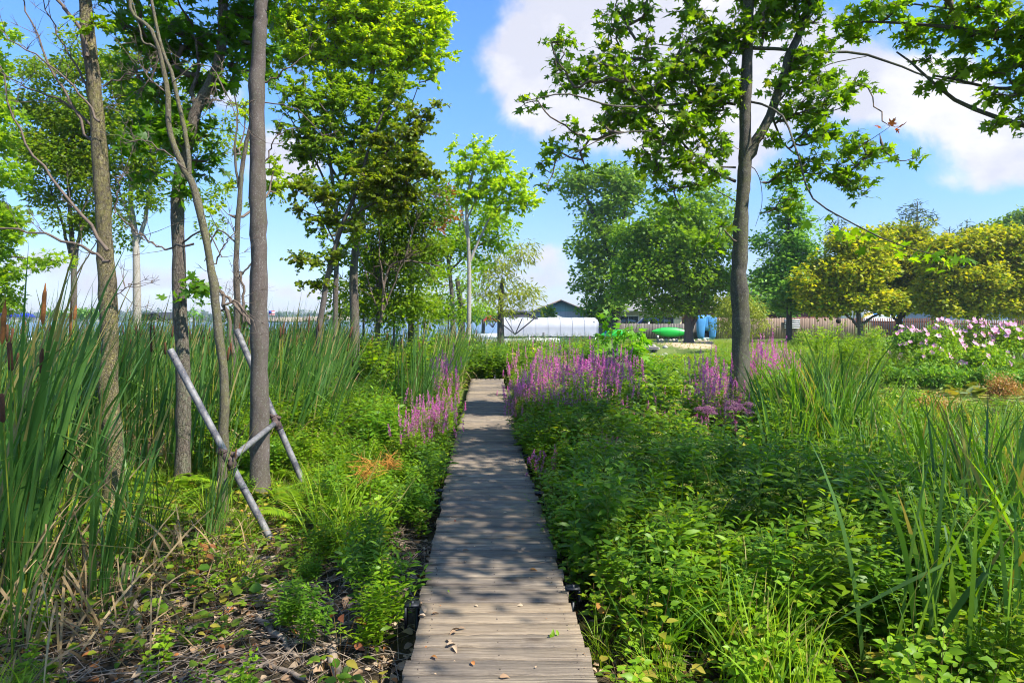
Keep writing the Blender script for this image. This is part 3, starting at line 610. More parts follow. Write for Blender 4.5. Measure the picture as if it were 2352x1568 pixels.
tree('glossy_leaning_tree', 'slender tree leaning right with dark glossy round leaves', 'tree', None, 12,
     [(732,780),(742,700),(756,620),(785,520),(815,450),(832,400),(850,330),(880,260)], .06, .018,
     [(700,435,35,22),(745,455,45,25),(695,480,22,14),(750,500,35,25),(710,598,42,16),(765,590,30,18),(695,645,18,14),(735,660,30,14,0,.7),(850,425,55,45),(900,400,55,45),(955,390,50,45),(1000,395,22,20),(975,270,35,22),(1005,240,14,14),(940,300,50,28),(880,330,60,40,0,.8),(890,480,50,35),(940,450,45,35),(820,520,30,40,0,.6),(930,230,40,25,0,.5)], RD, M['lf_dark'], .062, M['bark_gb'], rc=.24, cover=.75, k=1.0, mind=1.5, up=.5,
     limbs=[([(785,520),(850,470),(920,440),(990,400)],.02,.008),([(815,450),(880,360),(940,300),(990,250)],.022,.008),([(770,560),(740,500),(710,440)],.016,.006),([(760,600),(730,600),(700,600)],.012,.006)], tw=4)
sh = tree('thicket_tree', 'tangle of pale bare stems with patchy lime and rusty leaves beside the leaning tree', 'tree', None, 17,
     [(868,760),(872,660),(880,560),(890,470),(900,400)], .06, .03,
     [(860,430,60,60,0,.7),(900,520,60,50),(860,580,50,50,0,.7),(820,640,35,50,0,.6),(940,570,50,40),(1000,570,40,40),(950,450,55,45),(1000,430,35,40),(930,510,55,40),(985,500,45,45),(975,560,45,40),(905,590,50,40),(945,640,45,35),(1010,480,25,45,0,.8),(870,500,40,60,0,.4),(870,640,40,60,.5,.6),(905,690,60,40),(960,690,40,40),(820,690,25,50,0,.6),(840,590,30,50,0,.4)], OV, M['lf_mid'], .10, M['bark_gb'], rc=.36, k=1.0, mind=.8, far=True, twigs=False, cover=1.1)
spray(sh, [(px2([(875,740),(885,640),(905,605),(945,600),(1010,612)],17,-.5),.035,.018),(px2([(880,740),(860,620),(840,520),(850,420)],17),.025,.008),(px2([(885,740),(900,560),(930,430)],17),.022,.008),
  (px2([(878,740),(830,600),(800,500)],17,-.4),.02,.008),(px2([(890,700),(870,560),(890,420),(880,350)],17,-.5),.022,.008),(px2([(870,740),(925,600),(960,500)],17,-.5),.02,.008),(px2([(865,740),(850,500),(860,380)],17,.5),.02,.008)], np.array(sh.location), 13, 1.0, .009, lab='bare pale grey branch')
tree('red_tipped_maple', 'small maple with a few leaves turning rusty red near the crown edge', 'tree', None, 19,
     [(945,755),(944,680),(946,620),(940,560)], .11, .05,
     [(1020,450,18,30,-.5),(1030,490,14,20,-.5),(1005,520,20,20,-.5)], OV, M['lf_autumn'], .11, M['bark_dark'], rc=.3, k=.8, mind=1, far=True, twigs=False)
tree('pale_trunk_tree', 'slim straight pale trunk with an airy sunlit crown right of the thicket', 'tree', None, 22,
     [(1077,755),(1078,650),(1076,560),(1072,470),(1085,400),(1100,340)], .085, .035,
     [(1095,350,45,35),(1060,390,40,35,0,.8),(1130,380,50,35),(1110,430,60,45),(1180,420,45,35),(1200,460,40,35),(1230,460,18,20,0,.6),(1060,450,35,40,0,.8),(1150,470,40,35),(1040,340,20,20,0,.5)], OV, M['lf_lime'], .12, M['bark_pale'], rc=.42, k=.85, mind=3,
     limbs=[([(1080,600),(1105,540),(1140,480),(1190,440)],.045,.012),([(1076,560),(1060,480),(1050,420)],.03,.01),([(1074,500),(1100,440),(1110,380)],.03,.01)], tw=3)
tree('dark_forked_tree', 'shaded many stemmed tree just behind the slim pale trunk', 'tree', None, 25,
     [(1040,760),(1038,680),(1030,600),(1020,540)], .11, .05,
     [(1000,620,50,50),(1060,560,45,45),(1120,520,40,40,0,.8),(1045,510,30,40),(1020,560,35,30,0,.6),(1150,510,32,38),(1160,555,24,30),(1130,560,30,22),(1110,480,40,35,0,.7),(1090,600,40,30,0,.7)], OV, M['lf_mid'], .14, M['bark_dark'], rc=.45, k=.9, mind=2, limbs=[([(1030,610),(1050,540),(1065,470)],.05,.02),([(1035,620),(1090,570),(1150,540)],.04,.02)], far=True, twigs=False)
tree('willow', 'pale olive willow thicket by the water left of the white boat cover', 'tree', 'willows by the water', 33,
     [(1150,760),(1150,700),(1155,640)], .22, .1, [(1140,620,65,50),(1190,590,40,45),(1205,560,25,28,0,.7),(1195,660,45,45),(1130,680,60,45),(1170,700,50,35),(1215,690,22,30),(1100,640,30,50)], LN, M['lf_willow'], .26, M['bark_far'], rc=.75, k=.9, mind=.5, far=True, twigs=False, droop=.7, up=.4)
tree('willow', 'darker willow between the shaded forked tree and the pale olive one', 'tree', 'willows by the water', 30,
     [(1060,760),(1058,700),(1050,640)], .2, .1, [(1060,650,45,45),(1040,700,45,35),(1090,700,40,35),(1010,700,35,40),(1080,600,30,30)], LN, M['lf_mid'], .24, M['bark_far'], rc=.65, k=.9, mind=.5, far=True, twigs=False, droop=.5)
for i, (x, y, rx, ry, Y, lm_) in enumerate([(835,700,50,50,18,'lf_left'),(905,715,55,45,17,'lf_mid'),(975,705,50,50,18.5,'lf_mid'),(1030,715,40,35,23,'lf_mid'),(780,690,30,50,19,'lf_left'),(870,610,50,60,18,'lf_left'),(960,600,60,60,19.5,'lf_mid'),(560,735,40,30,19,'lf_left')]):
    tree('waterside_shrub', 'leafy shrub ' + ['under the glossy leaning tree','at the foot of the thicket stems','right of the thicket stems','at the base of the slim pale trunk','left of the lime tree trunk','filling the gap beside the lime tree trunk','high behind the thicket stems','low between the left trunks'][i], 'shrub', 'shrubs along the lake shore', Y,
      [(x,765),(x,740),(x,y-10)], .04, .02, [(x,y,rx,ry),(x-rx*.4,y-ry*.5,rx*.5,ry*.5),(x+rx*.3,y+ry*.3,rx*.6,ry*.6)], OV, M[lm_], .12, M['bark_gb'], rc=.4, k=.55, far=True, twigs=False, mind=0)
# ---- right of the boardwalk: the big maple
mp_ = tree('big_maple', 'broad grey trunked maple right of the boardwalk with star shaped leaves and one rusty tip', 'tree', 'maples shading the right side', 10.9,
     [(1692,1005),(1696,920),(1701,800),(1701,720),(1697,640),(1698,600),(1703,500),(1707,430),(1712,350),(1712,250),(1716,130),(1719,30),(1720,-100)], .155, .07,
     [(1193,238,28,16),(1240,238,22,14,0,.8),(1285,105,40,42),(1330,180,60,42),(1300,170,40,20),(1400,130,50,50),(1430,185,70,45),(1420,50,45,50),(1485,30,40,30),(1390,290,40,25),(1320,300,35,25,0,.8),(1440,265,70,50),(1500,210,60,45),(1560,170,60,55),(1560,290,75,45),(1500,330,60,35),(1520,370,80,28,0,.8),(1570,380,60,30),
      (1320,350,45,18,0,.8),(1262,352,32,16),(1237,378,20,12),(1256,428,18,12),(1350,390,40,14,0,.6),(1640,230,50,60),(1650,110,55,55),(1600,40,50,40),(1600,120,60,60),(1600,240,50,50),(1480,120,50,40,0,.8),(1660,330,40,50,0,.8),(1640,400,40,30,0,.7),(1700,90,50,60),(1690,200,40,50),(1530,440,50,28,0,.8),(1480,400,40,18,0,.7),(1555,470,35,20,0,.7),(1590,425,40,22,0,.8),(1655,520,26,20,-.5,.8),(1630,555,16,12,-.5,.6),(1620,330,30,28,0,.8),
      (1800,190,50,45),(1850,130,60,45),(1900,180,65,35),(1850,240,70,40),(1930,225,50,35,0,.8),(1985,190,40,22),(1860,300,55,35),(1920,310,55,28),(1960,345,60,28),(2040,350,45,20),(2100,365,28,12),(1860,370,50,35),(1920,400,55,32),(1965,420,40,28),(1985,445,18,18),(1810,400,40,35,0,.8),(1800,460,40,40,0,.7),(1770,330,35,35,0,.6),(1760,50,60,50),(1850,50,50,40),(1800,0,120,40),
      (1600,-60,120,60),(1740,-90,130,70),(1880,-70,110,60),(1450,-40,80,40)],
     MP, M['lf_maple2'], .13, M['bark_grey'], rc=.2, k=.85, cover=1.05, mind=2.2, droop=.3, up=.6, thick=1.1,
     bulges=((.75,.06),(1.35,.12),(2.45,.13),(2.62,.12),(2.95,.06),(3.45,.04),(4.3,.12)),
     limbs=[([(1706,378),(1718,356),(1740,322),(1768,270),(1795,190),(1815,120),(1840,60),(1872,0),(1900,-90)],.085,.05,'heavy right hand fork of the trunk'),
      ([(1690,417),(1640,395),(1590,350),(1550,310),(1500,250,-.3),(1460,210,-.5)],.026,.008),([(1690,385),(1650,383),(1590,388),(1540,370),(1500,355)],.016,.006),
      ([(1690,240),(1640,232),(1560,240),(1440,245,-.5),(1370,235,-.8),(1300,215,-1),(1240,225,-1),(1190,235,-1)],.024,.005),([(1500,300,-.3),(1430,305,-.5),(1370,325,-.7),(1330,345,-.8),(1270,375,-.9)],.012,.004),
      ([(1690,75),(1640,62),(1600,30),(1560,-10)],.022,.01),([(1640,65),(1590,90),(1540,105),(1470,95)],.014,.006),([(1300,215,-1),(1282,180,-1),(1275,130,-1)],.008,.003),
      ([(1715,232),(1762,243,-.2),(1796,265,-.5),(1815,305,-1.0),(1832,355,-1.6),(1855,434,-2.2),(1886,470,-2.8),(1971,520,-3.4),(2057,560,-3.8),(2143,584,-4)],.019,.005,'long bough drooping to the right over the golden trees'),
      ([(1716,110),(1785,113),(1860,118,.2),(1971,121,.2),(2060,150,0),(2133,177,-.3),(2240,195,-.5)],.03,.01),([(1784,240),(1830,190,.4),(1900,150,.6),(1990,130,.6)],.016,.006),([(1772,262),(1800,330,.5),(1860,370,.8),(1960,380,1),(2050,370,1)],.018,.005),
      ([(1710,378),(1735,390),(1748,425),(1750,470),(1735,520)],.008,.003),([(1960,345,.8),(2005,318,.4),(2045,290,.1)],.008,.003),([(1700,468),(1650,440),(1630,425)],.01,.004)], tw=4)
# extra leaves on the drooping bough (nearer than the trunk) and the rusty tip
def leaf_sprays(parent, org, lobes, lm, size, name='leaf_spray', rc=.14, lab=None, k=1.0):
    for (px, py, rx, ry, Yd) in lobes:
        mb = MB(); c = P(px, py, Yd)-org; ax, az = rx*Yd/F, ry*Yd/F; n = max(6, int(k*ax*az*3.14/(size*size*.5)*1.1))
        q = norm(rng.normal(size=(n,3)))*(rng.random((n,1))**.5); pos = c+q*np.array([ax, (ax+az)*.6, az])
        dd = norm(q*np.array([1,1,.4])+rng.normal(size=(n,3))*.4); dd[:,2] -= .35
        mb.place(*MP, pos, frames(dd, rng.normal(size=(n,3))*.5+np.array([0,0,.7])), size*rng.uniform(.7,1.2,n))
        for a in range(n):
            if a % 2: mb.tube([pos[a], pos[a]*.5+c*.5+np.array([0,0,.03]), c], [.0015,.002,.003], 3, 1)
        o = mb.build(name, [lm, M['twig']], parent)
        if lab: tag(o, lab)
om = np.array(mp_.location)
leaf_sprays(mp_, om, [(1885,505,28,14,8),(1935,530,30,14,7.8),(1975,545,30,16,7.6),(2010,570,36,16,7.4),(2060,570,30,16,7.2),(2090,590,42,16,7.1),(2140,585,40,20,7),(2165,610,42,12,7),(2210,595,30,14,6.9)], M['lf_maple2'], .125, k=.9)
leaf_sprays(mp_, om, [(2045,290,20,16,11)], M['lf_autumn'], .13, lab='spray of rusty orange maple leaves', k=1.0)
# its neighbour out of frame at the right, boughs reach into the picture
tree('overhanging_maple', 'maple boughs entering from the top right corner', 'tree', 'maples shading the right side', 7.6,
     [(2800,1150),(2790,700),(2780,300),(2760,0),(2740,-300)], .14, .06,
     [(1940,70,45,35,1.5),(1985,30,55,35,1.2),(2060,20,60,30,1,.8),(2110,70,50,35,.8),(2180,45,55,40,.5),(2230,90,50,35,.3),(2290,60,50,45,0),(2340,60,40,50,0),(2160,130,45,25,.6,.8),(2210,165,55,28,.4),(2290,150,55,35,0),(2340,200,35,45,0),(2290,230,45,25,0,.9),(2330,270,30,22,0,.8),(2280,290,20,12,0,.8),(2150,190,30,15,.3,.6),(2250,10,60,40,0),(2400,100,80,90,0),(2420,260,60,60,0),
      (2130,-170,200,90,-.3,.9),(1950,-220,150,80,0,.8)],
     MP, M['lf_maple2'], .115, M['bark_grey'], rc=.19, k=.9, cover=1.05, mind=3.0, droop=.3, up=.6,
     limbs=[([(2780,350),(2560,330,-.1),(2352,288,0),(2200,235,.4),(2135,180,.5),(2060,120,.9)],.04,.010),([(2780,300),(2500,240),(2352,205,0),(2270,200,.2),(2150,175,.4)],.035,.012),([(2770,100),(2500,110),(2300,80),(2150,60,.5),(2010,50,1),(1930,60,1.4)],.035,.008),([(2765,0),(2500,40),(2300,30),(2100,10,.8)],.03,.01)], tw=4)
# shading tree behind the camera on the right (keeps the near boards in dappled shade)
def shade_tree(name, label, x, y, lobes, leaf, lm, size, rc=.3):
    r = empty(name, (x,y,G(x,y)), label, 'tree', 'maples shading the right side')
    mb = MB(); p = smooth_path([(0,0,-.1),(.1,0,2),(0,.1,4),(.1,0,6.5)], 20); mb.tube(p, np.linspace(.16,.07,20), 14, wob=.015); mb.build('trunk', M['bark_grey'], r, smooth=True)
    lv = MB(); 
    for (cx,cy_,cz,rx,ry,rz,n) in lobes:
        c = np.array([cx-x,cy_-y,cz-G(x,y)]); q = norm(rng.normal(size=(n,3)))*(rng.random((n,1))**.5); C = c+q*np.array([rx,ry,rz])
        s0 = p[rng.integers(12,20,n)]
        for a in range(n):
            mid = s0[a]*.5+C[a]*.5+rng.normal(0,.1,3); lv.tube([s0[a],mid,C[a]], [.02,.012,.004], 4, 1)
        pl = 26; ti = np.repeat(np.arange(n), pl); qq = rng.normal(0, rc*.6, (len(ti),3))
        dd = norm(qq)+np.array([0,0,-.3]); lv.place(*leaf, C[ti]+qq, frames(dd, rng.normal(size=qq.shape)*.5+np.array([0,0,.8])), size*rng.uniform(.7,1.2,len(ti)))
    lv.build('crown', [lm, M['twig']], r)
shade_tree('shade_maple', 'maple standing just behind the viewer on the right', 6.3, 3.2,
  [(4.0,4.4,6.0,1.0,1.3,.8,85),(3.6,2.6,6.2,1.0,.8,.7,40),(4.2,6.6,6.2,1.2,.9,.7,75)], MP, M['lf_maple2'], .12)
shade_tree('shade_maple', 'maple standing behind the viewer close to the boardwalk', 2.2, -1.2,
  [(2.0,1.0,6.0,1.6,1.3,.9,40),(1.0,2.6,6.4,1.3,1.1,.8,26),(3.0,-.2,6.2,1.4,1.2,.9,26),(-.6,2.2,6.6,1.4,1.2,.8,22)], MP, M['lf_maple2'], .12)
# ---- far right trees
tree('cottonwood', 'tall open tree with a pale left top, left of the round tree behind the fence', 'tree', None, 62,
     [(1418,775),(1412,680),(1405,600),(1375,520),(1345,450)], .5, .15,
     [(1305,415,32,30),(1330,440,40,35),(1350,400,25,25,0,.8),(1395,395,45,30),(1410,450,60,55),(1370,500,40,40,0,.8),(1400,540,55,50),(1345,570,40,28),(1380,600,60,45),(1345,645,30,35),(1390,680,55,40),(1440,600,45,60),(1350,520,22,20,0,.7),(1450,430,50,40),(1510,400,30,28,0,.5),(1625,450,50,45,0,.8),(1660,500,40,40,0,.7)], QD, M['lf_cotton'], .36, M['bark_far'], rc=1.3, k=1.15, mind=2, far=True, twigs=False, cover=1.2,
     limbs=[([(1405,600),(1430,520),(1440,440)],.25,.08),([(1408,640),(1440,600),(1460,560)],.2,.08)])
tree('round_tree', 'wide round green tree shading the green kayak and grey fence', 'tree', None, 53,
     [(1582,775),(1580,720),(1585,650),(1570,580)], .35, .15,
     [(1560,490,80,45),(1480,540,60,55),(1560,560,95,60),(1640,560,55,60),(1500,620,80,50),(1590,640,85,50),(1650,640,40,50),(1450,610,40,55),(1455,670,45,40),(1520,690,60,35),(1600,700,60,25),(1660,700,30,25,0,.7),(1430,560,25,30,0,.8)], QD, M['lf_ball'], .30, M['bark_far'], rc=1.0, k=1.35, mind=1.8, far=True, twigs=False, cover=1.15, limbs=[([(1585,760),(1610,700),(1635,640)],.18,.07),([(1582,740),(1560,690),(1530,640)],.18,.07)])
tree('pin_oak', 'cone shaped deep green oak with a dark trunk in front of the flag board', 'tree', None, 50,
     [(1813,785),(1812,700),(1812,600),(1812,450)], .28, .08,
     [(1812,450,25,35),(1812,500,50,40),(1815,550,70,40),(1812,600,80,40),(1812,650,88,38),(1800,690,85,28),(1850,690,60,25),(1760,640,40,40),(1745,560,25,30,0,.6),(1800,410,22,30,0,.7)], QD, M['lf_oak'], .30, M['bark_far'], rc=.95, k=1.3, mind=1.6, far=True, twigs=False, cover=1.1, up=1.6)
for (lab, Y, tr, lo, r) in [
  ('golden green maple with a short dark fork above the slatted fence, left of the row', 46, [(1977,790),(1977,755),(1972,730),(1970,640)],
     [(1955,580,50,40),(1900,620,60,45),(1960,640,75,50),(2010,600,50,50),(1880,670,45,40),(1940,690,75,30),(2010,680,50,38),(1990,545,35,28),(1850,650,30,35,0,.7),(1930,550,35,25),(1900,705,60,24),(2050,700,40,26),(2030,550,30,25)], .28),
  ('golden green maple half hidden behind its left neighbour, centre of the row', 51, [(2065,785),(2065,740),(2068,700),(2065,600)],
     [(2065,560,45,40),(2040,620,45,60),(2090,620,55,60),(2070,680,60,40),(2110,545,45,35),(2040,530,25,20),(2080,535,30,20),(2120,680,40,38)], .30),
  ('golden green maple with the widest crown, at the right end of the row', 46, [(2237,795),(2237,745),(2235,710),(2235,620)],
     [(2160,600,50,45),(2220,570,70,42),(2290,560,60,40),(2340,590,60,55),(2170,650,60,50),(2250,640,90,60),(2330,660,60,60),(2200,700,90,30),(2300,705,90,25),(2160,560,40,35),(2260,540,50,22),(2320,540,50,25),(2390,600,40,70),(2140,690,35,30)], .34)]:
    lb_ = [([ (tr[1][0],tr[1][1]), (tr[1][0]-22,tr[1][1]-22), (tr[1][0]-50,tr[1][1]-45)],.12,.05), ([ (tr[1][0],tr[1][1]-6), (tr[1][0]+24,tr[1][1]-26), (tr[1][0]+60,tr[1][1]-40)],.12,.05)]
    tree('golden_maple', lab, 'tree', 'golden maples in a row along the fence', Y, tr, r, .1, lo, QD, M['lf_yellow'], .27, M['bark_far'], rc=.62, k=1.45, mind=1.6, far=True, twigs=False, cover=1.2, limbs=lb_, up=1.1)
tree('willow_shrub', 'feathery light green willow shrub directly behind the big maple trunk', 'shrub', None, 40,
     [(1700,785),(1700,740),(1702,700)], .12, .05, [(1700,690,40,28),(1735,710,30,35),(1670,710,30,30),(1740,745,24,25),(1665,750,26,26),(1700,745,45,30),(1655,690,14,16,0,.7)], LN, M['lf_willow'], .22, M['bark_far'], rc=.5, k=1.2, mind=.2, far=True, twigs=False, droop=.6)
tree('blue_spruce', 'blue grey spruce top showing between the oak and the golden maples', 'tree', 'conifers beyond the houses', 105,
     [(1925,770),(1925,640),(1925,498)], .4, .06, [(1925,512,10,14),(1925,530,18,14),(1923,548,26,14),(1928,566,30,14)], LN, M['needle'], .8, M['bark_far'], rc=1.3, k=1.8, mind=9, far=True, twigs=False, up=.3)
tree('tall_pine', 'tall dark pine with a rounded open top above the golden maples', 'tree', 'conifers beyond the houses', 118,
     [(2106,770),(2106,600),(2107,463)], .45, .08, [(2104,470,16,9),(2090,484,20,9),(2126,486,20,9),(2080,502,14,8),(2108,500,26,10),(2134,510,20,8),(2088,520,18,8),(2120,528,28,8),(2100,540,30,9)], LN, M['needle'], .9, M['bark_far'], rc=1.2, k=1.5, mind=12, far=True, twigs=False, up=.5)
for (x, y, lab) in ((2221,508,'small dark spruce tip right of the tall pine'),(2181,525,'lowest spruce tip between the pine and the small spruce')):
    tree('small_spruce', lab, 'tree', 'conifers beyond the houses', 112, [(x,770),(x,640),(x,y-3)], .3, .05, [(x,y+5,5,6),(x,y+16,12,8),(x-1,y+28,17,9)], LN, M['needle'], .8, M['bark_far'], rc=.9, k=2.2, mind=9, far=True, twigs=False)
tree('grey_green_tree', 'grey green tree at the right edge above the golden maples', 'tree', None, 80,
     [(2345,770),(2345,640),(2345,540)], .4, .1, [(2340,500,28,25),(2300,520,35,24),(2350,540,50,40),(2275,530,16,14,0,.7),(2400,520,40,50)], QD, M['lf_cotton'], .4, M['bark_far'], rc=1.2, k=1.4, mind=5, far=True, twigs=False)
tree('sapling', 'little pale green sapling in front of the green gable', 'tree', None, 68,
     [(1258,752),(1258,720)], .06, .03, [(1258,712,15,12),(1248,722,8,8),(1268,722,8,8)], QD, M['lf_ball'], .28, M['bark_far'], rc=.5, k=1.3, far=True, twigs=False)
tree('bushy_tree', 'dense bushy tree between the green gable shed and the cream house', 'tree', None, 64,
     [(1385,775),(1385,720)], .2, .1, [(1370,715,30,30),(1400,700,30,30),(1350,700,16,16,0,.8),(1385,740,30,22)], QD, M['lf_ball'], .3, M['bark_far'], rc=.8, k=1.4, far=True, twigs=False, mind=.5)
for i, (x, y, rx, ry, Y) in enumerate([(1790,700,60,30,84),(1880,705,60,26,88),(2130,700,60,25,90),(2330,700,60,30,86),(1720,690,40,35,82),(1600,690,50,30,98)]):
    tree('backyard_tree', 'dark backyard tree behind the fence, ' + ['left of the oak trunk','right of the oak trunk','behind the pool slide','behind the right end of the slatted fence','behind the big maple trunk','behind the cream house'][i], 'tree', 'dark trees beyond the fences', Y,
      [(x,775),(x,735)], .3, .15, [(x,y,rx,ry)], QD, M['lf_oak'], .5, M['bark_far'], rc=1.2, k=1.3, far=True, twigs=False, mind=1)
for i, (x, y, rx, ry, Y) in enumerate([(130,722,30,9,120),(200,720,45,10,140),(445,722,14,8,90),(1110,722,20,14,60),(1080,725,30,12,80)]):
    tree('waterside_bush', 'round bush by the lake ' + ['near the left edge','between the left trunks','beside the dark boat cover','beneath the willows','beyond the slim pale trunk'][i], 'bush', 'bushes near the lake', Y,
      [(x,738),(x,728)], .2, .1, [(x,y,rx,ry)], QD, M['lf_oak'], .5, M['bark_far'], rc=1.0, k=1.5, far=True, twigs=False, mind=0)
# ---------------------------------------------------------------- built things
def siding(name, col, pitch=.4, var=.12, axis=0):
    m, t = mat(name); c = coords(t); sp = t.node('ShaderNodeSeparateXYZ'); t.l.new(c, sp.inputs[0])
    fr = t.m('FRACT', t.m('DIVIDE', sp.outputs[axis], pitch)); groove = t.m('MULTIPLY', t.mapr(fr, 0, .06), t.m('SUBTRACT', 1.0, t.mapr(fr, .94, 1)))
    n = t.noise(t.mapping(c, (1,1,.3)), 3, 5, .6); a = tuple(x*(1-var) for x in col); b = tuple(x*(1+var) for x in col)
    cc = t.mix(t.mapr(n,.3,.7), a, b); cc = t.mix(t.mapr(groove, 0, 1, .45, 1), tuple(x*.35 for x in col), cc)
    p = t.node('ShaderNodeBsdfPrincipled', i_Base_Color=cc, i_Roughness=.8); bp = t.node('ShaderNodeBump', i_Strength=.6, i_Height=groove); bp.inputs['Distance'].default_value = .02
    t.l.new(bp.outputs[0], p.inputs['Normal']); out(t, p.outputs[0]); return m
M['glass'] = simple('dark window glass', (.02,.035,.035), .08, var=.3, scale=.8, spec=.8)
M['trim'] = simple('pale trim', (.55,.55,.52), .6)
M['shingle'] = simple('brown shingles', (.20,.15,.12), .9, var=.3, scale=5, bump=.5)
M['frame_metal'] = simple('galvanised metal', (.35,.36,.38), .4, .8, scale=25)
def bld(name, label, cat, px, py0, Y, mat_, w, d, hw, roof_h, roofmat, ov=.5, gable='y', wins=(), gz_=None):
    """front wall centre at px; walls from the ground to height hw"""
    x = (px-CX)*Y/F; g = 0 if gz_ is None else gz_
    e = empty(name, (x, Y, g), label, cat)
    mb = MB(); mb.box((0, d/2, hw/2), (w, d, hw)); wall = mb.build('wall', mat_, e)
    mb = MB()
    if gable == 'y':
        mb2 = MB(); mb2.prism([(-w/2,hw),(w/2,hw),(0,hw+roof_h)], 'y', .002, d-.002); mb2.build('gable', M.get('gable_'+name, mat_), e)
        s = roof_h/(w/2)
        for sg in (-1,1):
            a = [(0,hw+roof_h+.02),(sg*(w/2+ov), hw-ov*s+.02),(sg*(w/2+ov), hw-ov*s+.16),(0,hw+roof_h+.16)]
            mb.prism(a if sg < 0 else a[::-1], 'y', -.6, d+.6)
    else:
        mb.prism([(-ov,hw-.05),(d+ov,hw-.05),(d+ov,hw+.1),(d/2,hw+roof_h),(-ov,hw+.1)], 'x', -w/2-ov, w/2+ov)
    roof = mb.build('roof', roofmat, e)
    for (wx, wz, ww, wh) in wins:
        f = MB(); 
        for (cx_, cz_, a, b) in ((wx,wz+wh/2,ww+.12,.06),(wx,wz-wh/2,ww+.12,.08),(wx-ww/2,wz,.06,wh),(wx+ww/2,wz,.06,wh)): f.box((cx_,-.03,cz_), (a,.07,b))
        fo = f.build('window', M['trim'], e); g_ = MB(); g_.box((wx,-.01,wz), (ww-.02,.03,wh-.02)); g_.build('pane', M['glass'], fo)
        g_ = MB(); g_.box((wx,-.035,wz), (.04,.03,wh-.03)); g_.build('mullion', M['trim'], fo)
    return e, wall, roof
M['gable_shed'] = siding('teal board gable', (.16,.27,.25), .3)
sh_, _, rf = bld('shed', 'small house with teal board gable and brown roof behind the white boat cover', 'house', 1287, 720, 80, siding('grey board wall', (.33,.34,.32), .3), 6.2, 7, 2.75, 1.25, M['shingle'], .75, 'y')
ch, _, rf = bld('cream_house', 'cream sided house with two dark windows behind the blue pickup', 'house', 1482, 720, 78, siding('cream siding', (.62,.50,.28), .3), 8.3, 7, 2.75, 2.0, simple('grey shingles', (.28,.27,.26), .9, var=.3, scale=5), .7, 'x',
     wins=((-1.9,1.55,2.2,1.35),(2.15,1.55,2.2,1.35)))
mb = MB(); mb.box((-3.6,3.3,3.7), (.85,.8,2.2)); c_ = mb.build('chimney', simple('stone chimney', (.38,.29,.22), .9, var=.45, scale=4, bump=.6), rf); c_.location = (0,0,0)
mb = MB(); mb.box((0,-.12,2.68), (9.6,.05,.28)); mb.build('fascia', simple('grey fascia', (.30,.29,.28), .8), ch)
bld('brown_garage', 'low red brown garage with a tan roof right of the cream house', 'garage', 1640, 720, 84, siding('rust siding', (.22,.10,.07), .3), 7, 6, 2.3, 1.1, simple('tan shingles', (.42,.36,.30), .9, var=.2, scale=5), .5, 'y')
bld('grey_house', 'long pale grey house seen in slivers under the golden crowns', 'house', 2250, 720, 80, siding('pale grey siding', (.40,.42,.46), .25, axis=2), 17, 8, 3.0, 2.0, simple('charcoal shingles', (.09,.09,.10), .9), .5, 'x', wins=((-5,1.6,1.5,1.2),(0,1.6,1.5,1.2),(4,1.6,1.5,1.2)))
bld('dark_red_house', 'dark red house wall glimpsed through the pin oak', 'house', 1815, 720, 86, siding('dark red siding', (.16,.045,.035), .3), 12, 8, 3.4, 2.2, simple('dark shingles', (.06,.05,.05), .9), .5, 'x', wins=((-1,1.7,1.2,1.2),))
# utility pole
e = empty('utility_pole', (P(1347,700,76)[0], 76, 0), 'thin wooden pole standing at the right end of the teal gable', 'pole')
mb = MB(); mb.tube([(0,0,0),(0,0,4.6)], [.09,.07], 8, cap=True); mb.build('pole', M['bark_far'], e)
mb = MB(); mb.box((0,0,4.4), (.5,.07,.07)); mb.build('crossarm', M['bark_far'], e)
# wires right of the pine
e = empty('power_line', (0,0,0), 'faint power wires sagging across the sky at the far right', 'wire')
for k in range(2):
    mb = MB(); a = P(2080,545+6*k,100); b = P(2500,512+8*k,95); u = np.linspace(0,1,20)[:,None]; p_ = a+(b-a)*u; p_[:,2] -= 1.2*np.sin(np.pi*u[:,0]); mb.tube(p_, .018, 3); mb.build('wire', simple('wire', (.05,.05,.05), .6), e)
# fences
def picket(name, label, x0, x1, Y, h, wd, mat_, seg=None, Y1=None, gap=.008, slat=None):
    e = empty(name, ((x0+x1)/2, Y, 0), label, 'fence'); cx_ = (x0+x1)/2; x = x0; mb = MB(); Y1 = Y if Y1 is None else Y1
    while x < x1:
        u = (x-x0)/(x1-x0); hh = h+rng.normal(0,.018); yo = (Y1-Y)*u
        w_ = wd*rng.uniform(.94,1.03); z0 = G(x+0.0, Y+yo)-.02
        mb.prism([(x-cx_, z0+.05),(x-cx_+w_-gap, z0+.05),(x-cx_+w_-gap, z0+hh-.04),(x-cx_+w_*.75, z0+hh),(x-cx_+w_*.25, z0+hh),(x-cx_, z0+hh-.04)], 'y', yo-.012+rng.normal(0,.003), yo+.012)
        x += wd
    mb.build('boards', mat_, e); tag(e.children[-1], 'weathered picket boards'); e.children[-1].name = 'board_panel'
    for zz in (.35, h-.35):
        r_ = MB(); a = math.atan2(Y1-Y, x1-x0); r_.box((0, (Y1-Y)/2+.045, zz), (math.hypot(x1-x0, Y1-Y), .05, .09), rz=a); r_.build('rail', mat_, e)
    return e
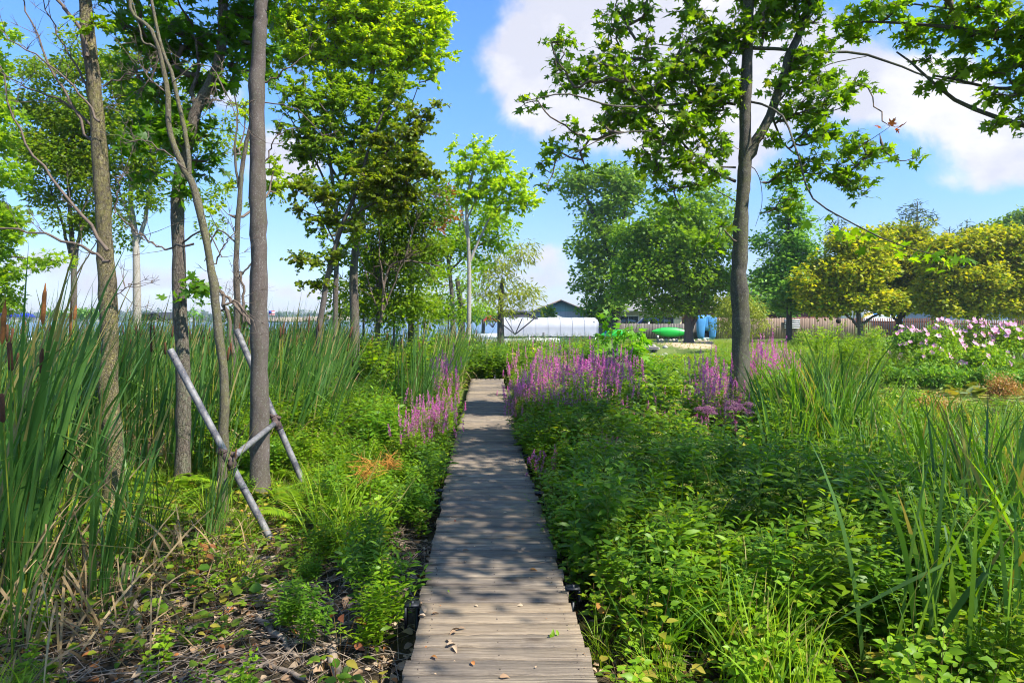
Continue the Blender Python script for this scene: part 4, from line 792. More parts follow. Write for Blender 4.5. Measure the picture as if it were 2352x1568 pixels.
def fmat(name, a, b):
    m, t = mat(name); at = t.node('ShaderNodeAttribute'); at.attribute_name = 'rnd'
    n = t.noise(t.mapping(coords(t), (6,6,.8)), 3, 5, .7)
    cc = t.mix(t.m('MULTIPLY_ADD', at.outputs['Fac'], .6, t.m('MULTIPLY', n, .5)), a, b)
    p = t.node('ShaderNodeBsdfPrincipled', i_Base_Color=cc, i_Roughness=.9); p.inputs['Specular IOR Level'].default_value = .15; out(t, p.outputs[0]); return m
fg = fmat('grey fence wood', (.10,.09,.085), (.26,.235,.215)); fb_ = fmat('brown fence wood', (.14,.085,.06), (.34,.25,.19)); fr_ = fmat('stained slat wood', (.10,.035,.02), (.22,.09,.05))
YF = 62
def X(px, Y): return (px-CX)*Y/F
picket('grey_fence', 'low grey picket fence behind the green kayak', X(1370,YF), X(1597,YF), YF, 1.45, .145, fg)
picket('grey_fence', 'taller dark fence section behind the blue pedal boat', X(1597,YF), X(1650,YF), YF, 1.98, .145, fg)
picket('brown_fence', 'brown weathered board fence carrying the flag board', X(1650,YF), X(1960,YF), YF, 1.95, .15, fb_)
picket('slat_fence', 'red brown fence of thin upright slats behind the golden maples', X(1961,YF), X(2145,YF), YF, 1.95, .16, fr_, gap=.07)
picket('slat_fence', 'red brown slatted deck railing at the right edge behind the pink mallows', X(2150,YF), X(2420,YF), YF, 1.75, .16, fr_, gap=.07)
# deck stair rail
e = empty('deck_stair', (X(2150,60), 60, 0), 'light wooden stair with sloping handrail in front of the slatted railing', 'stairs')
for k in range(4):
    mb = MB(); mb.box((.25+k*.28,0,.16+k*.17), (.30,1.0,.04)); mb.build('tread', fmat('raw deck wood', (.30,.2,.12), (.45,.32,.2)) if k == 0 else e.children[0].data.materials[0], e)
mb = MB(); mb.tube([(0,-.5,1.0),(1.7,-.5,1.95)], .045, 4); mb.tube([(0,-.5,0),(0,-.5,1.0)], .045, 4); mb.tube([(1.7,-.5,0),(1.7,-.5,1.95)], .045, 4); mb.build('handrail', e.children[0].data.materials[0], e)
# rustic painted flag board on the fence
e = empty('flag_board', (X(1819,61.9), 61.86, 1.62-.62), 'wooden flag board with white stripes and starred dark corner hung on the brown fence', 'flag board')
W_, H_ = 1.42, .80; Mwht = simple('white paint', (.75,.75,.73), .7); Mchar = simple('charred wood', (.045,.05,.06), .8)
mb = MB(); mb.box((0,0,H_/2), (W_,.03,H_)); mb.build('board', Mchar, e)
st = MB(); sh7 = H_/9
for k in range(9):
    if k % 2 == 0:
        z = H_-sh7*(k+.5); x0 = -W_/2+(W_*.42 if k < 4 else 0); st.box(((x0+W_/2)/2, -.018, z), (W_/2-x0, .012, sh7*.82))
st.build('stripe', Mwht, e)
ca = MB(); ca.box((-W_/2+W_*.2, -.02, H_-sh7*2.2), (W_*.40,.012,sh7*4.2)); ca = ca.build('canton', simple('blue black paint', (.06,.09,.14), .8), e)
sm = MB()
for r_ in range(4):
    for c2 in range(6-(r_%2)):
        cx_ = -W_/2+.06+c2*.095+(r_%2)*.047; cz_ = H_-.07-r_*.09; a = np.arange(10)*np.pi/5+np.pi/2; rr = np.where(np.arange(10)%2 == 0, .036, .015)
        sm.add([(cx_+rr[i]*math.cos(a[i]), -.028, cz_+rr[i]*math.sin(a[i])) for i in range(10)]+[(cx_,-.028,cz_)], [[10,(i+1)%10,i] for i in range(10)])
sm.build('star', Mwht, ca)
# hanging ball and pole
e = empty('hanging_ball', (X(1926,58), 58, 1.66-.23), 'dark woven ball hanging on a thin hook before the pale fence boards', 'ball')
mb = MB(); a = np.linspace(-1,1,13); mb.tube([(0,0,.22*t_+.23) for t_ in a], [max(.004,.22*math.sqrt(max(0,1-t_*t_))) for t_ in a], 16, wob=.03); mb.build('ball', simple('dark wicker', (.03,.02,.015), .9, var=.5, scale=15), e, smooth=True)
mb = MB(); mb.tube([(0,0,.45),(0,0,.62),(.12,0,.68),(.2,0,.6),(.2,0,-1.4)], .012, 5); mb.build('hook', Mbr, e)
# pool with blue slide
e = empty('pool_slide', (X(2020,72), 72, 0), 'blue and white curved pool cover peeking over the slatted fence', 'pool cover')
for sgn, nm, cx_, rr, m_ in ((0,'dome',.3,1.55,simple('blue vinyl', (.06,.30,.72), .35)),(1,'canopy',.0,1.35,simple('white vinyl', (.8,.82,.85), .4)),(2,'tube',-1.7,.42,None)):
    mb = MB(); a = np.linspace(0,np.pi,13)
    if sgn < 2: mb.tube([(cx_+rr*math.cos(t_)*1.3, -.2*sgn, 1.65+rr*math.sin(t_)*.42) for t_ in a], .16, 8); mb.prism([(cx_+rr*math.cos(t_)*1.2, 1.6+rr*math.sin(t_)*.42) for t_ in a], 'y', -.1-.2*sgn, 1.4)
    else: mb.tube([(cx_,0,0),(cx_,0,1.9),(cx_+.3,0,2.3),(cx_+.9,0,2.4)], .22, 10)
    mb.build(nm, m_ or simple('yellow vinyl', (.75,.55,.08), .4), e)
# kayaks leaning on the fence
def kayak(label, px, py, Y, L_, ln, tilt=.15, col=(.01,.42,.05)):
    c = P(px, py, Y); e = empty('kayak', c, label, 'kayak', 'green kayaks')
    n, s = 21, 14; mb = MB(); u = np.linspace(-1,1,n); V_ = []
    for t_ in u:
        w_ = .43*(1-abs(t_)**2.0)**.85+.012; d_ = .17*(1-abs(t_)**3)+.02; rock = .06*t_*t_
        for k in range(s):
            a = 2*np.pi*k/s; x_ = t_*L_/2; zz = w_*math.cos(a); yy = -d_*max(0,math.sin(a))*(1+.12*math.cos(4*a)) - d_*.35*min(0,math.sin(a)); V_.append((x_, yy-rock*0, zz+rock*.4))
    f = [[i*s+k,(i+1)*s+k,(i+1)*s+(k+1)%s,i*s+(k+1)%s] for i in range(n-1) for k in range(s)]; mb.add(V_, f, 0, .5)
    h = mb.build('hull', simple('green hull plastic', col, .35, var=.12, scale=2, spec=.5), e, smooth=True)
    mb = MB(); mb.tube([(t_*L_/2, -.175*(1-abs(t_)**3)-.02, .06*t_*t_*.4) for t_ in u], .018, 6); mb.build('keel_ridge', h.data.materials[0], e)
    for x_ in (-.28*L_, .22*L_):
        mb = MB(); 
        w_ = .43*(1-abs(2*x_/L_)**2.0)**.85; mb.tube([(x_, .05, w_+.05),(x_,-.1,w_*.9),(x_,-.2,w_*.4),(x_,-.21,0),(x_,-.2,-w_*.4),(x_,-.1,-w_*.9),(x_,.05,-w_-.1)], .012, 4); mb.build('strap', Mbr, e)
    e.rotation_euler = (ln, tilt, 0); return e
kayak('bright green kayak strapped on edge against the low grey fence', 1540, 762.5, 61.6, 3.42, -.12, .03)
kayak('green kayak mostly hidden behind the maple sapling', 1415, 768, 61.0, 2.9, -.1, -.06)
# blue pedal boat standing on end
e = empty('pedal_boat', (X(1622,61.2), 61.2, .03), 'light blue pedal boat hull stood upright against the fence', 'pedal boat')
Mblue = simple('blue hull plastic', (.07,.27,.60), .4, var=.1, scale=2)
mb = MB()
def shell(mb, prof, n=16):
    """prof rows: (z, xl, xr, depth)"""
    V_ = []
    for (z, xl, xr, d_) in prof:
        for k in range(n):
            a = 2*np.pi*k/n; ca_, sa_ = math.cos(a), math.sin(a); q = (abs(ca_)**.5)*np.sign(ca_); w2 = (abs(sa_)**.6)*np.sign(sa_)
            V_.append(((xl+xr)/2+(xr-xl)/2*q, -d_/2*w2, z))
    b = mb.n; m_ = len(prof)
    mb.add(V_, [[i*n+k, i*n+(k+1)%n, (i+1)*n+(k+1)%n, (i+1)*n+k] for i in range(m_-1) for k in range(n)], 0, .5)
    mb.f.append((np.array([list(range(n))[::-1]])+b, 0)); mb.f.append((np.array([list(range((m_-1)*n, m_*n))])+b, 0))
shell(mb, [(.02,-.70,-.2,.25),(.25,-.78,-.2,.5),(.9,-.86,-.14,.55),(1.5,-.88,-.04,.55),(1.95,-.87,-.02,.5),(2.1,-.80,-.03,.35)])
mb.build('float', Mblue, e, smooth=True)
mb = MB(); shell(mb, [(.02,.25,.72,.25),(.25,.25,.82,.5),(.9,.18,.9,.55),(1.5,.05,.91,.55),(1.95,.0,.9,.5),(2.1,.02,.82,.35)]); mb.build('float', Mblue, e, smooth=True)
mb = MB(); shell(mb, [(.75,-.3,.3,.35),(1.1,-.25,.25,.42),(1.9,-.22,.22,.42),(2.12,-.7,.7,.28),(2.16,-.68,.68,.22)]); mb.build('bridge_deck', Mblue, e, smooth=True)
mb = MB(); mb.box((0,.05,.45), (.44,.22,.62)); mb.build('seat_well_dark', simple('painted recess shade', (.01,.01,.012), .7), e)  # solid near-black block, its colour stands for shade in the hollow
mb = MB(); shell(mb, [(-.0,-.55,.6,.3),(.1,-.5,.55,.35),(.16,-.45,.5,.25)]); mb.build('stern', simple('pale blue plastic', (.35,.55,.72), .4), e, smooth=True)
# pickup
e = empty('pickup_truck', (X(1510,68), 68, 0), 'dark blue pickup parked behind the low grey fence', 'pickup truck')
Mtr = simple('dark blue car paint', (.006,.012,.10), .22, .3, var=.05, coat=1)
s = 1.0
mb = MB(); mb.prism([(-2.6,.45),(2.1,.45),(2.15,1.32),(.0,1.32),(-.05,1.98),(-1.15,2.02),(-1.45,1.95),(-2.15,1.32),(-2.6,1.2),(-3.3,1.1),(-3.35,.6)], 'y', -.85, .85); mb.build('body', Mtr, e)
for (poly, nm) in (([(-1.98,1.36),(-1.38,1.87),(-1.02,1.90),(-1.02,1.36)],'window'),([(-.92,1.36),(-.92,1.91),(-.18,1.88),(-.14,1.36)],'window')):
    mb = MB(); mb.prism(poly, 'y', -.862, -.852); mb.build(nm, M['glass'], e)
mb = MB(); mb.box((1.05,-.862,1.30), (2.1,.02,.035)); mb.build('bed_rail', simple('chrome', (.5,.5,.5), .25, .9), e)
mb = MB(); mb.box((2.14,-.75,1.15), (.05,.2,.26)); mb.build('tail_light', simple('red lens', (.5,.01,.01), .3), e)
for wx in (-2.4,1.25):
    mb = MB(); mb.tube([(wx,-.88,.4),(wx,-.66,.4)], .4, 20, cap=True); wh_ = mb.build('wheel', simple('tyre', (.02,.02,.02), .8), e)
    mb = MB(); mb.tube([(wx,-.895,.4),(wx,-.88,.4)], .23, 12, cap=True); mb.build('rim', M['frame_metal'], wh_)
mb = MB(); mb.box((-1.95,-.98,1.4), (.14,.2,.16)); mb.build('mirror', Mtr, e)
# boat lift with white cover
Yc = 45; x0, x1 = X(1144,Yc), X(1370,Yc); e = empty('boat_lift', ((x0+x1)/2, Yc, -.45), 'boat lift with a long white tarpaulin canopy', 'boat lift')
hw_ = (x1-x0)/2; mb = MB(); nx_ = 40; prof = [(-1.35,1.03),(-1.33,1.10),(-1.30,1.55),(-1.22,1.98),(-.55,2.18),(0,2.23),(.55,2.18),(1.22,1.98),(1.30,1.55),(1.33,1.03)]
V_ = []
for i in range(nx_+1):
    u = -1+2*i/nx_; sag = .012*math.cos(u*np.pi*9); en = 1-.05*max(0,(abs(u)-.96)/.04)
    for k, (yy, zz) in enumerate(prof):
        V_.append((u*hw_*(1 if 2 < k < 7 else 1.0), yy*(1+rng.normal(0,.004)), .12+ (zz-sag*(zz > 1.9))*en + (.035*math.sin(u*40+k) if zz < 1.25 else 0)+rng.normal(0,.004)))
mb.add(V_, [[i*10+k,(i+1)*10+k,(i+1)*10+k+1,i*10+k+1] for i in range(nx_) for k in range(9)], 0, .5)
for i in (0, nx_):
    b = 0; mb.f.append((np.array([[i*10+k for k in range(10)]]), 0))
Mtarp = simple('white tarpaulin', (.37,.37,.38), .55, var=.05, scale=1.5, bump=.3)
mb.build('canopy', Mtarp, e)
for k in range(9):
    mb = MB(); xk = -hw_+.12+k*(2*hw_-.24)/8; mb.tube([(xk, yy*1.012, .12+zz*1.006) for yy, zz in prof], .007, 4); mb.build('seam_strap', simple('tarpaulin seam', (.30,.30,.31), .7), e)
for (px_, py_) in ((-hw_+.3,-1.2),(hw_-.3,-1.2),(-hw_+.3,1.2),(hw_-.3,1.2)):
    mb = MB(); mb.tube([(px_,py_,-.8),(px_,py_,2.1)], .05, 8); mb.build('post', M['frame_metal'], e)
mb = MB(); mb.box((0,-1.2,1.05), (2*hw_-.2,.06,.12)); mb.box((0,1.2,1.05), (2*hw_-.2,.06,.12)); mb.build('side_beam', M['frame_metal'], e)
# pontoon boat with bimini in front
def bimini(name, label, pxa, pxb, pyt, pyb, Y, col, foot, hull=True):
    x0, x1 = X(pxa,Y), X(pxb,Y); zt = CH+(HY-pyt)*Y/F; zb = CH+(HY-pyb)*Y/F; c = (x0+x1)/2; hw_ = (x1-x0)/2
    e = empty(name, (c, Y, -.45), label, 'boat'); mb = MB(); n = 17; s = 9; V_ = []; U_ = []
    for i in range(n):
        u = -1+2*i/(n-1)
        for k in range(s):
            w_ = -1+2*k/(s-1); z = zb+.45+(zt-zb)*(1-abs(u)**2.6)*.75+(zt-zb)*.25*(1-w_*w_) - .03*math.cos(u*np.pi*2); V_.append((u*hw_, w_*.95, z)); U_.append((u*hw_, w_*.95, zb+.43-.04*math.cos(u*7)+.10*(1-u*u)))
    f = [[i*s+k,(i+1)*s+k,(i+1)*s+k+1,i*s+k+1] for i in range(n-1) for k in range(s-1)]; off_ = len(V_)
    rim = [i*s for i in range(n)]+[(n-1)*s+k for k in range(1,s)]+[i*s+s-1 for i in range(n-2,-1,-1)]+[k for k in range(s-2,0,-1)]
    f2 = [[q+off_ for q in r_[::-1]] for r_ in f]; f3 = [[rim[a],rim[(a+1)%len(rim)],rim[(a+1)%len(rim)]+off_,rim[a]+off_] for a in range(len(rim))]
    mb.add(V_+U_, f+f2+f3, 0, .5); mb.build('canopy', simple(name+' canvas', col, .8, var=.1, scale=3), e, smooth=True)
    fx = X(foot[0],Y)-c; fz = CH+(HY-foot[1])*Y/F+.45; za = zb+.45
    for yy in (-.9,.9):
        mb = MB()
        for (xa) in (-hw_*.85, -hw_*.4, hw_*.35, hw_*.9): mb.tube([(fx,yy,fz),(xa,yy,za+.02)], .018, 5)
        mb.tube([(-hw_*.85,yy,za+.02),(-hw_*.6,yy,za-.35)], .012, 4)
        mb.build('bow_frame', Mbr, e)
    if hull:
        for yy in (-.85,.85):
            mb = MB(); mb.tube([(-3.0,yy,.12),(-2.6,yy,.05),(2.6,yy,.05),(2.9,yy,.1)], [.05,.3,.3,.25], 12, cap=True); mb.build('pontoon', M['frame_metal'], e)
        mb = MB(); mb.box((0,0,.42), (5.6,2.1,.1)); mb.build('deck', M['frame_metal'], e)
        mb = MB(); mb.box((0,-1.0,.8), (5.2,.04,.62)); mb.box((0,1.0,.8), (5.2,.04,.62)); mb.box((-2.6,0,.8), (.04,2,.62)); mb.build('railing_panel', simple('pale panel', (.55,.55,.54), .5), e)
        mb = MB(); mb.box((1.6,0,.75), (.5,.5,.6)); mb.box((1.72,0,1.2), (.12,.5,.5)); mb.build('seat', simple('grey vinyl', (.12,.12,.13), .6), e)
bimini('pontoon_boat', 'pontoon boat with a dark charcoal bimini top in front of the white canopy', 1129, 1234, 713, 731, 40, (.035,.033,.045), (1183,768))
bimini('red_top_boat', 'boat with a small red bimini top beyond the charcoal one', 1112, 1142, 724, 736, 55, (.55,.03,.03), (1132,752))
bimini('covered_boat', 'boat under a long dark cover on the lake between the left trunks', 325, 408, 717, 733, 26, (.03,.03,.045), (367,745))
bimini('blue_cover_boat', 'boat with a bright blue cover at the far left of the lake', 20, 56, 719, 726, 40, (.01,.03,.30), (40,738))
for i, (a, b, t_, Y, lab) in enumerate(((614,690,728,60,'tan shore station canopy left of the slim leaning trunk'),(700,740,726,62,'tan shore station canopy behind the leaning trunk'),(745,800,724,60,'tan shore station canopy at the foot of the lime tree'))):
    x0, x1 = X(a,Y), X(b,Y); hw_ = (x1-x0)/2; e = empty('shore_station', ((x0+x1)/2, Y, -.45), lab, 'boat lift', 'shore stations with tan canopies')
    zt = CH+(HY-t_)*Y/F+.45; mb = MB(); aa = np.linspace(0,np.pi,11); mb.prism([(1.3*math.cos(q), zt-.45+.45*math.sin(q)) for q in aa], 'x', -hw_, hw_); mb.build('canopy', simple('tan canvas', (.30,.25,.20), .8), e, smooth=False)
    for sx in (-1,1):
        for sy in (-1,1): mb = MB(); mb.tube([(sx*(hw_-.2),sy*1.1,-.8),(sx*(hw_-.2),sy*1.1,zt-.3)], .05, 6); mb.build('post', M['frame_metal'], e)
# flag on pole
e = empty('flag', (X(616,58), 58, -.45), 'small red white and blue flag on a thin pole by the lake', 'flag')
mb = MB(); mb.tube([(0,0,0),(0,0,3.1)], .02, 6); mb.build('pole', M['frame_metal'], e)
for k in range(7):
    mb = MB(); mb.box((.3,0,2.95-k*.06), (.5,.01,.06)); mb.build('stripe', simple('flag red', (.5,.02,.03), .7) if k % 2 == 0 else Mwht, e)
mb = MB(); mb.box((.16,0,2.86), (.22,.014,.24)); mb.build('canton', simple('flag blue', (.02,.04,.25), .7), e)
# mooring posts and a sail on the lake, stakes in the reeds
for i, (px_, py0, py1, Y, lab) in enumerate(((934,0,0,0,''),)):
    pass
e = empty('sailboat', (X(538,300), 300, -.45), 'tiny white sailboat out on the lake', 'sailboat')
mb = MB(); mb.prism([(-1,.0),(1,.0),(1.3,.5),(-1.3,.5)], 'y', -.4, .4); mb.build('hull', Mwht, e); mb = MB(); mb.prism([(-.2,.7),(1,.7),(-.1,3.4)], 'y', -.02, .02); mb.build('sail', Mwht, e)
for i, (px_, Y, lab) in enumerate(((1215,36,'grey dock post left under the white canopy'),(1368,41,'pale dock post at the right end of the white canopy'))):
    mb = MB(); x = X(px_,Y); mb.tube([(0,0,-.6),(0,0,1.25)], .045, 8, cap=True); tag(mb.build('dock_post', M['frame_metal'], loc=(x,Y,-.3)), lab, 'post')
mb = MB(); mb.box((0,0,0), (1.6,.9,.06)); mb.box((0,-.42,-.08), (1.6,.04,.14))
e = empty('small_dock', (X(1481,44), 44, -.02), 'short grey plank landing beside the rocks', 'dock'); d_ = mb.build('deck', fg, e)
for sx in (-.7,.7): mb = MB(); mb.tube([(sx,-.35,-.6),(sx,-.35,0)], .04, 6); mb.build('leg', fg, e)
e = empty('garden_light', (X(1511,50), 50, G(X(1511,50),50)), 'small solar light on a stake at the edge of the lawn', 'garden light')
mb = MB(); mb.tube([(0,0,-.05),(0,0,.5)], .012, 5); mb.build('stake', Mbr, e); mb = MB(); mb.tube([(0,0,.42),(0,0,.6)], [.05,.08], 8, cap=True); mb.build('lamp_head', Mwht, e)
e = empty('blue_tap_post', (X(1390,55), 55, G(X(1390,55),55)), 'grey post with a bright blue box left of the maple sapling', 'post')
mb = MB(); mb.tube([(0,0,-.1),(0,0,.75)], .05, 8); mb.build('post', M['frame_metal'], e); mb = MB(); mb.box((0,0,.92), (.2,.16,.42)); mb.build('box', simple('blue plastic', (.02,.22,.65), .4), e)
# rocks by the sand
rm = simple('pale field stone', (.40,.36,.31), .9, var=.35, scale=5, bump=.5)
def rock(rs, loc, s, label, group):
    q = []; 
    n, s_ = 7, 9
    V_ = [(0,0,.5*s)]+[(s*.62*math.sin(np.pi*i/n)*math.cos(2*np.pi*k/s_)*(1+rng.normal(0,.10)), s*.5*math.sin(np.pi*i/n)*math.sin(2*np.pi*k/s_)*(1+rng.normal(0,.10)), s*.42*math.cos(np.pi*i/n)) for i in range(1,n) for k in range(s_)]+[(0,0,-.4*s)]
    mb = MB(); mb.add(V_, [[0,1+k,1+(k+1)%s_] for k in range(s_)]+[[len(V_)-1, len(V_)-1-s_+(k+1)%s_, len(V_)-1-s_+k] for k in range(s_)], 0, .5)
    mb.f.append((np.array([[1+i*s_+k,1+(i+1)*s_+k,1+(i+1)*s_+(k+1)%s_,1+i*s_+(k+1)%s_] for i in range(n-2) for k in range(s_)]), 0))
    o = mb.build('rock', rm, smooth=True, loc=loc); o.rotation_euler = (0,0,rng.uniform(0,6)); tag(o, label, 'rock', group)
for k in range(34):
    px_ = rng.uniform(1478,1532); py_ = rng.uniform(792,812); Y = 2.0*F/(py_-HY)*.86; x = X(px_,Y); rock(k, (x,Y,G(x,Y)+.03), rng.uniform(.14,.34), 'pale rounded rock piled at the pond edge beside the landing', 'rocks piled beside the landing')
for k in range(14):
    px_ = 1512+k*9+rng.uniform(-3,3); Y = 57+rng.uniform(-.4,.4); x = X(px_,Y); rock(k, (x,Y,G(x,Y)+.03), rng.uniform(.2,.36), 'pale edging stone between lawn and sand', 'stones edging the sand')
# ---------------------------------------------------------------- pipe stand leaning by the thick trunk
e = empty('pipe_stand', (P(619,1231,6.18)[0], 6.18, G(P(619,1231,6.18)[0],6.18)), 'weathered metal pipe stand leaning around the thick smooth trunk', 'pipe stand'); oe = np.array(e.location)
m, t = mat('weathered pipe'); c = coords(t); n1 = t.noise(t.mapping(c,(1,1,1)), 7, 6, .7); n2 = t.noise(c, 40, 4, .7)
cc = t.mix(t.mapr(n1,.42,.62), (.21,.205,.20), (.055,.055,.07)); cc = t.mix(t.mapr(n2,.55,.7), cc, (.24,.19,.16))
p = t.node('ShaderNodeBsdfPrincipled', i_Base_Color=cc, i_Roughness=t.mapr(n1,.3,.7,.5,.8), i_Metallic=.15); out(t, p.outputs[0]); Mp = m
Mrust = simple('rusty clamp', (.12,.085,.075), .7, .5, var=.4, scale=40, bump=.5)
a0, a1 = P(622,1238,6.15), P(391,803,6.3); mid = a0+(a1-a0)*.42
def pipe(a, b, r, nm='pipe', ends=True):
    mb = MB(); a = a-oe; b = b-oe; mb.tube(np.linspace(a,b,9), r, 16)
    d = norm(b-a); mb.tube([b-d*.2, b-d*.01, b], [r*.86,r*.86,r*.995], 16, rnd=.1); o = mb.build(nm, Mp, e, smooth=False)
    mb = MB(); mb.tube([b-d*.10+np.array([.0,-r*1.0,.0]), b-d*.10+np.array([0,-r*1.04,0])], .006, 8, cap=True); mb.build('pin_hole_disc', simple('painted hole shade', (.005,.005,.005), .9), o)  # flat black disc on the pipe skin, the hole's dark put in by colour
    return o
pipe(a0, a1, .032)
b0_, b1_ = P(706,1130,7.85), P(543,757,8.05); pipe(b0_, b1_, .036)
ca0 = P(527,1056,6.16)-oe; u2 = (1130-972)/(1130-757); cb0 = b0_+(b1_-b0_)*u2-oe; cb0 = cb0+np.array([0,-.06,0])
mb = MB(); mb.tube(np.linspace(ca0+norm(cb0-ca0)*.04, cb0, 6), .030, 14, cap=True); mb.build('crossbar', Mp, e)
for (pt, dr) in ((ca0, norm(a1-a0)), (cb0+np.array([.0,.05,0]), norm(b1_-b0_))):
    mb = MB(); mb.tube([pt-dr*.07, pt+dr*.07], .045, 14, cap=True); q = norm(np.cross(dr, [0,1,0]))
    mb.tube([pt+dr*.075, pt+dr*.085], .05, 14, cap=True); mb.tube([pt-dr*.085, pt-dr*.075], .05, 14, cap=True)
    mb.tube([pt, pt+norm(cb0-ca0)*(.12 if dr is not None and pt is ca0 else -.12)], .041, 12, cap=True)
    cl_ = mb.build('clamp', Mrust, e)
    mb = MB(); mb.box(pt+np.array([-.03,-.01,.075]), (.17,.03,.035), rot=Matrix.Rotation(.3,3,'Y')); mb.tube([pt+np.array([-.09,-.03,.06]), pt+np.array([-.09,-.03,.10])], .014, 6, cap=True)
    mb.tube([pt+np.array([.02,-.05,.02]), pt+np.array([.02,-.075,.02])], .012, 6, cap=True); mb.build('bolt_plate', Mrust, cl_)
# ---------------------------------------------------------------- plant prototypes
def blades(mb, N, H, w, lean=.15, bias=(0,0), curve=.5, rad=.08, segs=7, mat_=0, hv=.25, flop=.12, base=(0,0,0)):
    az = rng.random(N)*2*np.pi; dx, dy = np.cos(az)*lean+bias[0], np.sin(az)*lean+bias[1]
    dm = np.hypot(dx, dy)+1e-6; ux, uy = dx/dm, dy/dm; th0 = dm*rng.uniform(.5,1.3,N); kk = curve*rng.uniform(.2,1.3,N)
    hh = H*rng.uniform(1-hv*1.4,1+hv*.4,N); fl = rng.random(N) < flop; fp = rng.uniform(.45,.8,N)
    t_ = np.linspace(0,1,segs+1)
    th = th0[:,None]+kk[:,None]*t_[None]**2 + np.where(fl[:,None] & (t_[None] > fp[:,None]), rng.uniform(.8,2.0,N)[:,None], 0)
    ds = hh[:,None]/segs
    r_ = np.concatenate([np.zeros((N,1)), np.cumsum(np.sin(th[:,1:])*ds,1)],1); z = np.concatenate([np.zeros((N,1)), np.cumsum(np.cos(th[:,1:])*ds,1)],1)
    bx = rng.normal(0,rad,N)+base[0]; by = rng.normal(0,rad,N)+base[1]
    cx_ = bx[:,None]+ux[:,None]*r_; cy_ = by[:,None]+uy[:,None]*r_; z = z+base[2]
    fa = rng.random(N)*2*np.pi; sx, sy = np.cos(fa), np.sin(fa); tw_ = rng.uniform(-.8,.8,N)
    fa2 = fa[:,None]+tw_[:,None]*t_[None]; sx, sy = np.cos(fa2), np.sin(fa2)
    wd = w*rng.uniform(.5,1.3,N)[:,None]*np.clip(.75+.35*np.sin(np.pi*t_*.8),0,1)[None]*np.clip((1.02-t_)*3.2,0.03,1)[None]*.5
    A = np.stack([cx_-sx*wd, cy_-sy*wd, z],-1); B = np.stack([cx_+sx*wd, cy_+sy*wd, z],-1)
    v = np.stack([A,B],2).reshape(N,-1,3); n2 = 2*(segs+1)
    f = np.array([[2*i,2*i+1,2*i+3,2*i+2] for i in range(segs)]); f = (f[None]+(np.arange(N)*n2)[:,None,None]).reshape(-1,4)
    rr_ = np.repeat(rng.random(N)[:,None], n2, 1); br = rng.random(N) < .45; rr_[br,-2:] = .1375; br2 = rng.random(N) < .12; rr_[br2,-6:] = .1375
    mb.add(v.reshape(-1,3), f, mat_, rr_.ravel())
def herb(nst=4, H=.6, Lf=.07, tpl=OV, gap=.06, spread=.12, lean=.25, start=.15, whorl=2, upang=.5, branch=0, wid=1.0, jit=.3, pet=.02, stemr=.003, top=None):
    lf, st = MB(), MB(); pos, dr, sz = [], [], []; tips = []
    def stem(b, d, h, r, g):
        n = 6; p = [b]
        for i in range(n): d = norm(d+np.array([0,0,.10])+rng.normal(0,.06,3)); p.append(p[-1]+d*h/n)
        p = np.array(p); st.tube(p, np.linspace(r, r*.4, n+1), 4); k = int(h*(1-start)/gap); a0 = rng.random()*6
        for j in range(k+1):
            u = start+(1-start)*(j+.5)/(k+1); q = np.array([np.interp(u, np.linspace(0,1,n+1), p[:,c_]) for c_ in range(3)])
            a0 += 1.57 if whorl == 2 else 2.4
            for w_ in range(whorl):
                a = a0+w_*2*np.pi/whorl+rng.normal(0,jit); up_ = upang*rng.uniform(.3,1.3)+.5*max(0,u-.8)*4
                d_ = np.array([math.cos(a), math.sin(a), up_-.15]); pos.append(q+d_*pet); dr.append(d_); sz.append(Lf*(1.1-.55*max(0,u-.55)/.45)*rng.uniform(.7,1.2))
            if g and rng.random() < branch and u < .8:
                a = rng.random()*6.28; stem(q, np.array([math.cos(a)*.8, math.sin(a)*.8, .6]), h*.45*(1.1-u)*1.4, r*.6, 0)
        tips.append(p[-1])
    for i in range(nst):
        a = rng.random()*6.28; l_ = lean*rng.uniform(.2,1.2); stem(np.array([rng.normal(0,spread*.5), rng.normal(0,spread*.5), -.03]), np.array([math.cos(a)*l_, math.sin(a)*l_, 1]), H*rng.uniform(.7,1.1), stemr, 1)
    pos, dr, sz = np.array(pos), np.array(dr), np.array(sz)
    up = rng.normal(size=pos.shape)*.35+np.array([0,0,1]); s3 = np.stack([sz*wid, sz, sz],-1)
    lf.place(*tpl, pos, frames(dr, up), s3); return lf, st, tips
def florets(n, h, r, mb=None, tip=None, s=.011):
    mb = mb or MB(); u = rng.random(n); a = rng.random(n)*6.28; rr = r*(1-.75*u**1.5)*rng.uniform(.5,1.1,n)
    pos = np.stack([np.cos(a)*rr, np.sin(a)*rr, u*h],-1)+(tip if tip is not None else 0); d = np.stack([np.cos(a), np.sin(a), rng.normal(.3,.3,n)],-1)
    mb.place(*RD, pos-d*s*.3, frames(d, rng.normal(size=(n,3))), s*rng.uniform(.8,1.5,n)); return mb
PR = {}   # kind -> list of dict(full mesh, parts)
def reg(kind, parts, mats_):
    """parts: list of (name, MB, material)"""
    full = MB()
    for i, (nm, b_, m_) in enumerate(parts): full.merge(b_, i)
    ms = [m_ for _, _, m_ in parts]
    PR.setdefault(kind, []).append({'full': full.mesh(kind, ms), 'parts': [(nm, b_.mesh(kind+' '+nm, m_)) for nm, b_, m_ in parts if b_.n]})
for v_ in range(5):
    lf, st, _ = herb(nst=3+v_%3, H=.66, Lf=.092, gap=.058, spread=.16, lean=.35, branch=.35, wid=1.05, upang=.35); reg('broadleaf_herb', [('foliage', lf, M['lf_herb'] if v_ % 2 else M['lf_herbl']), ('stem', st, M['redstem'])], 0)
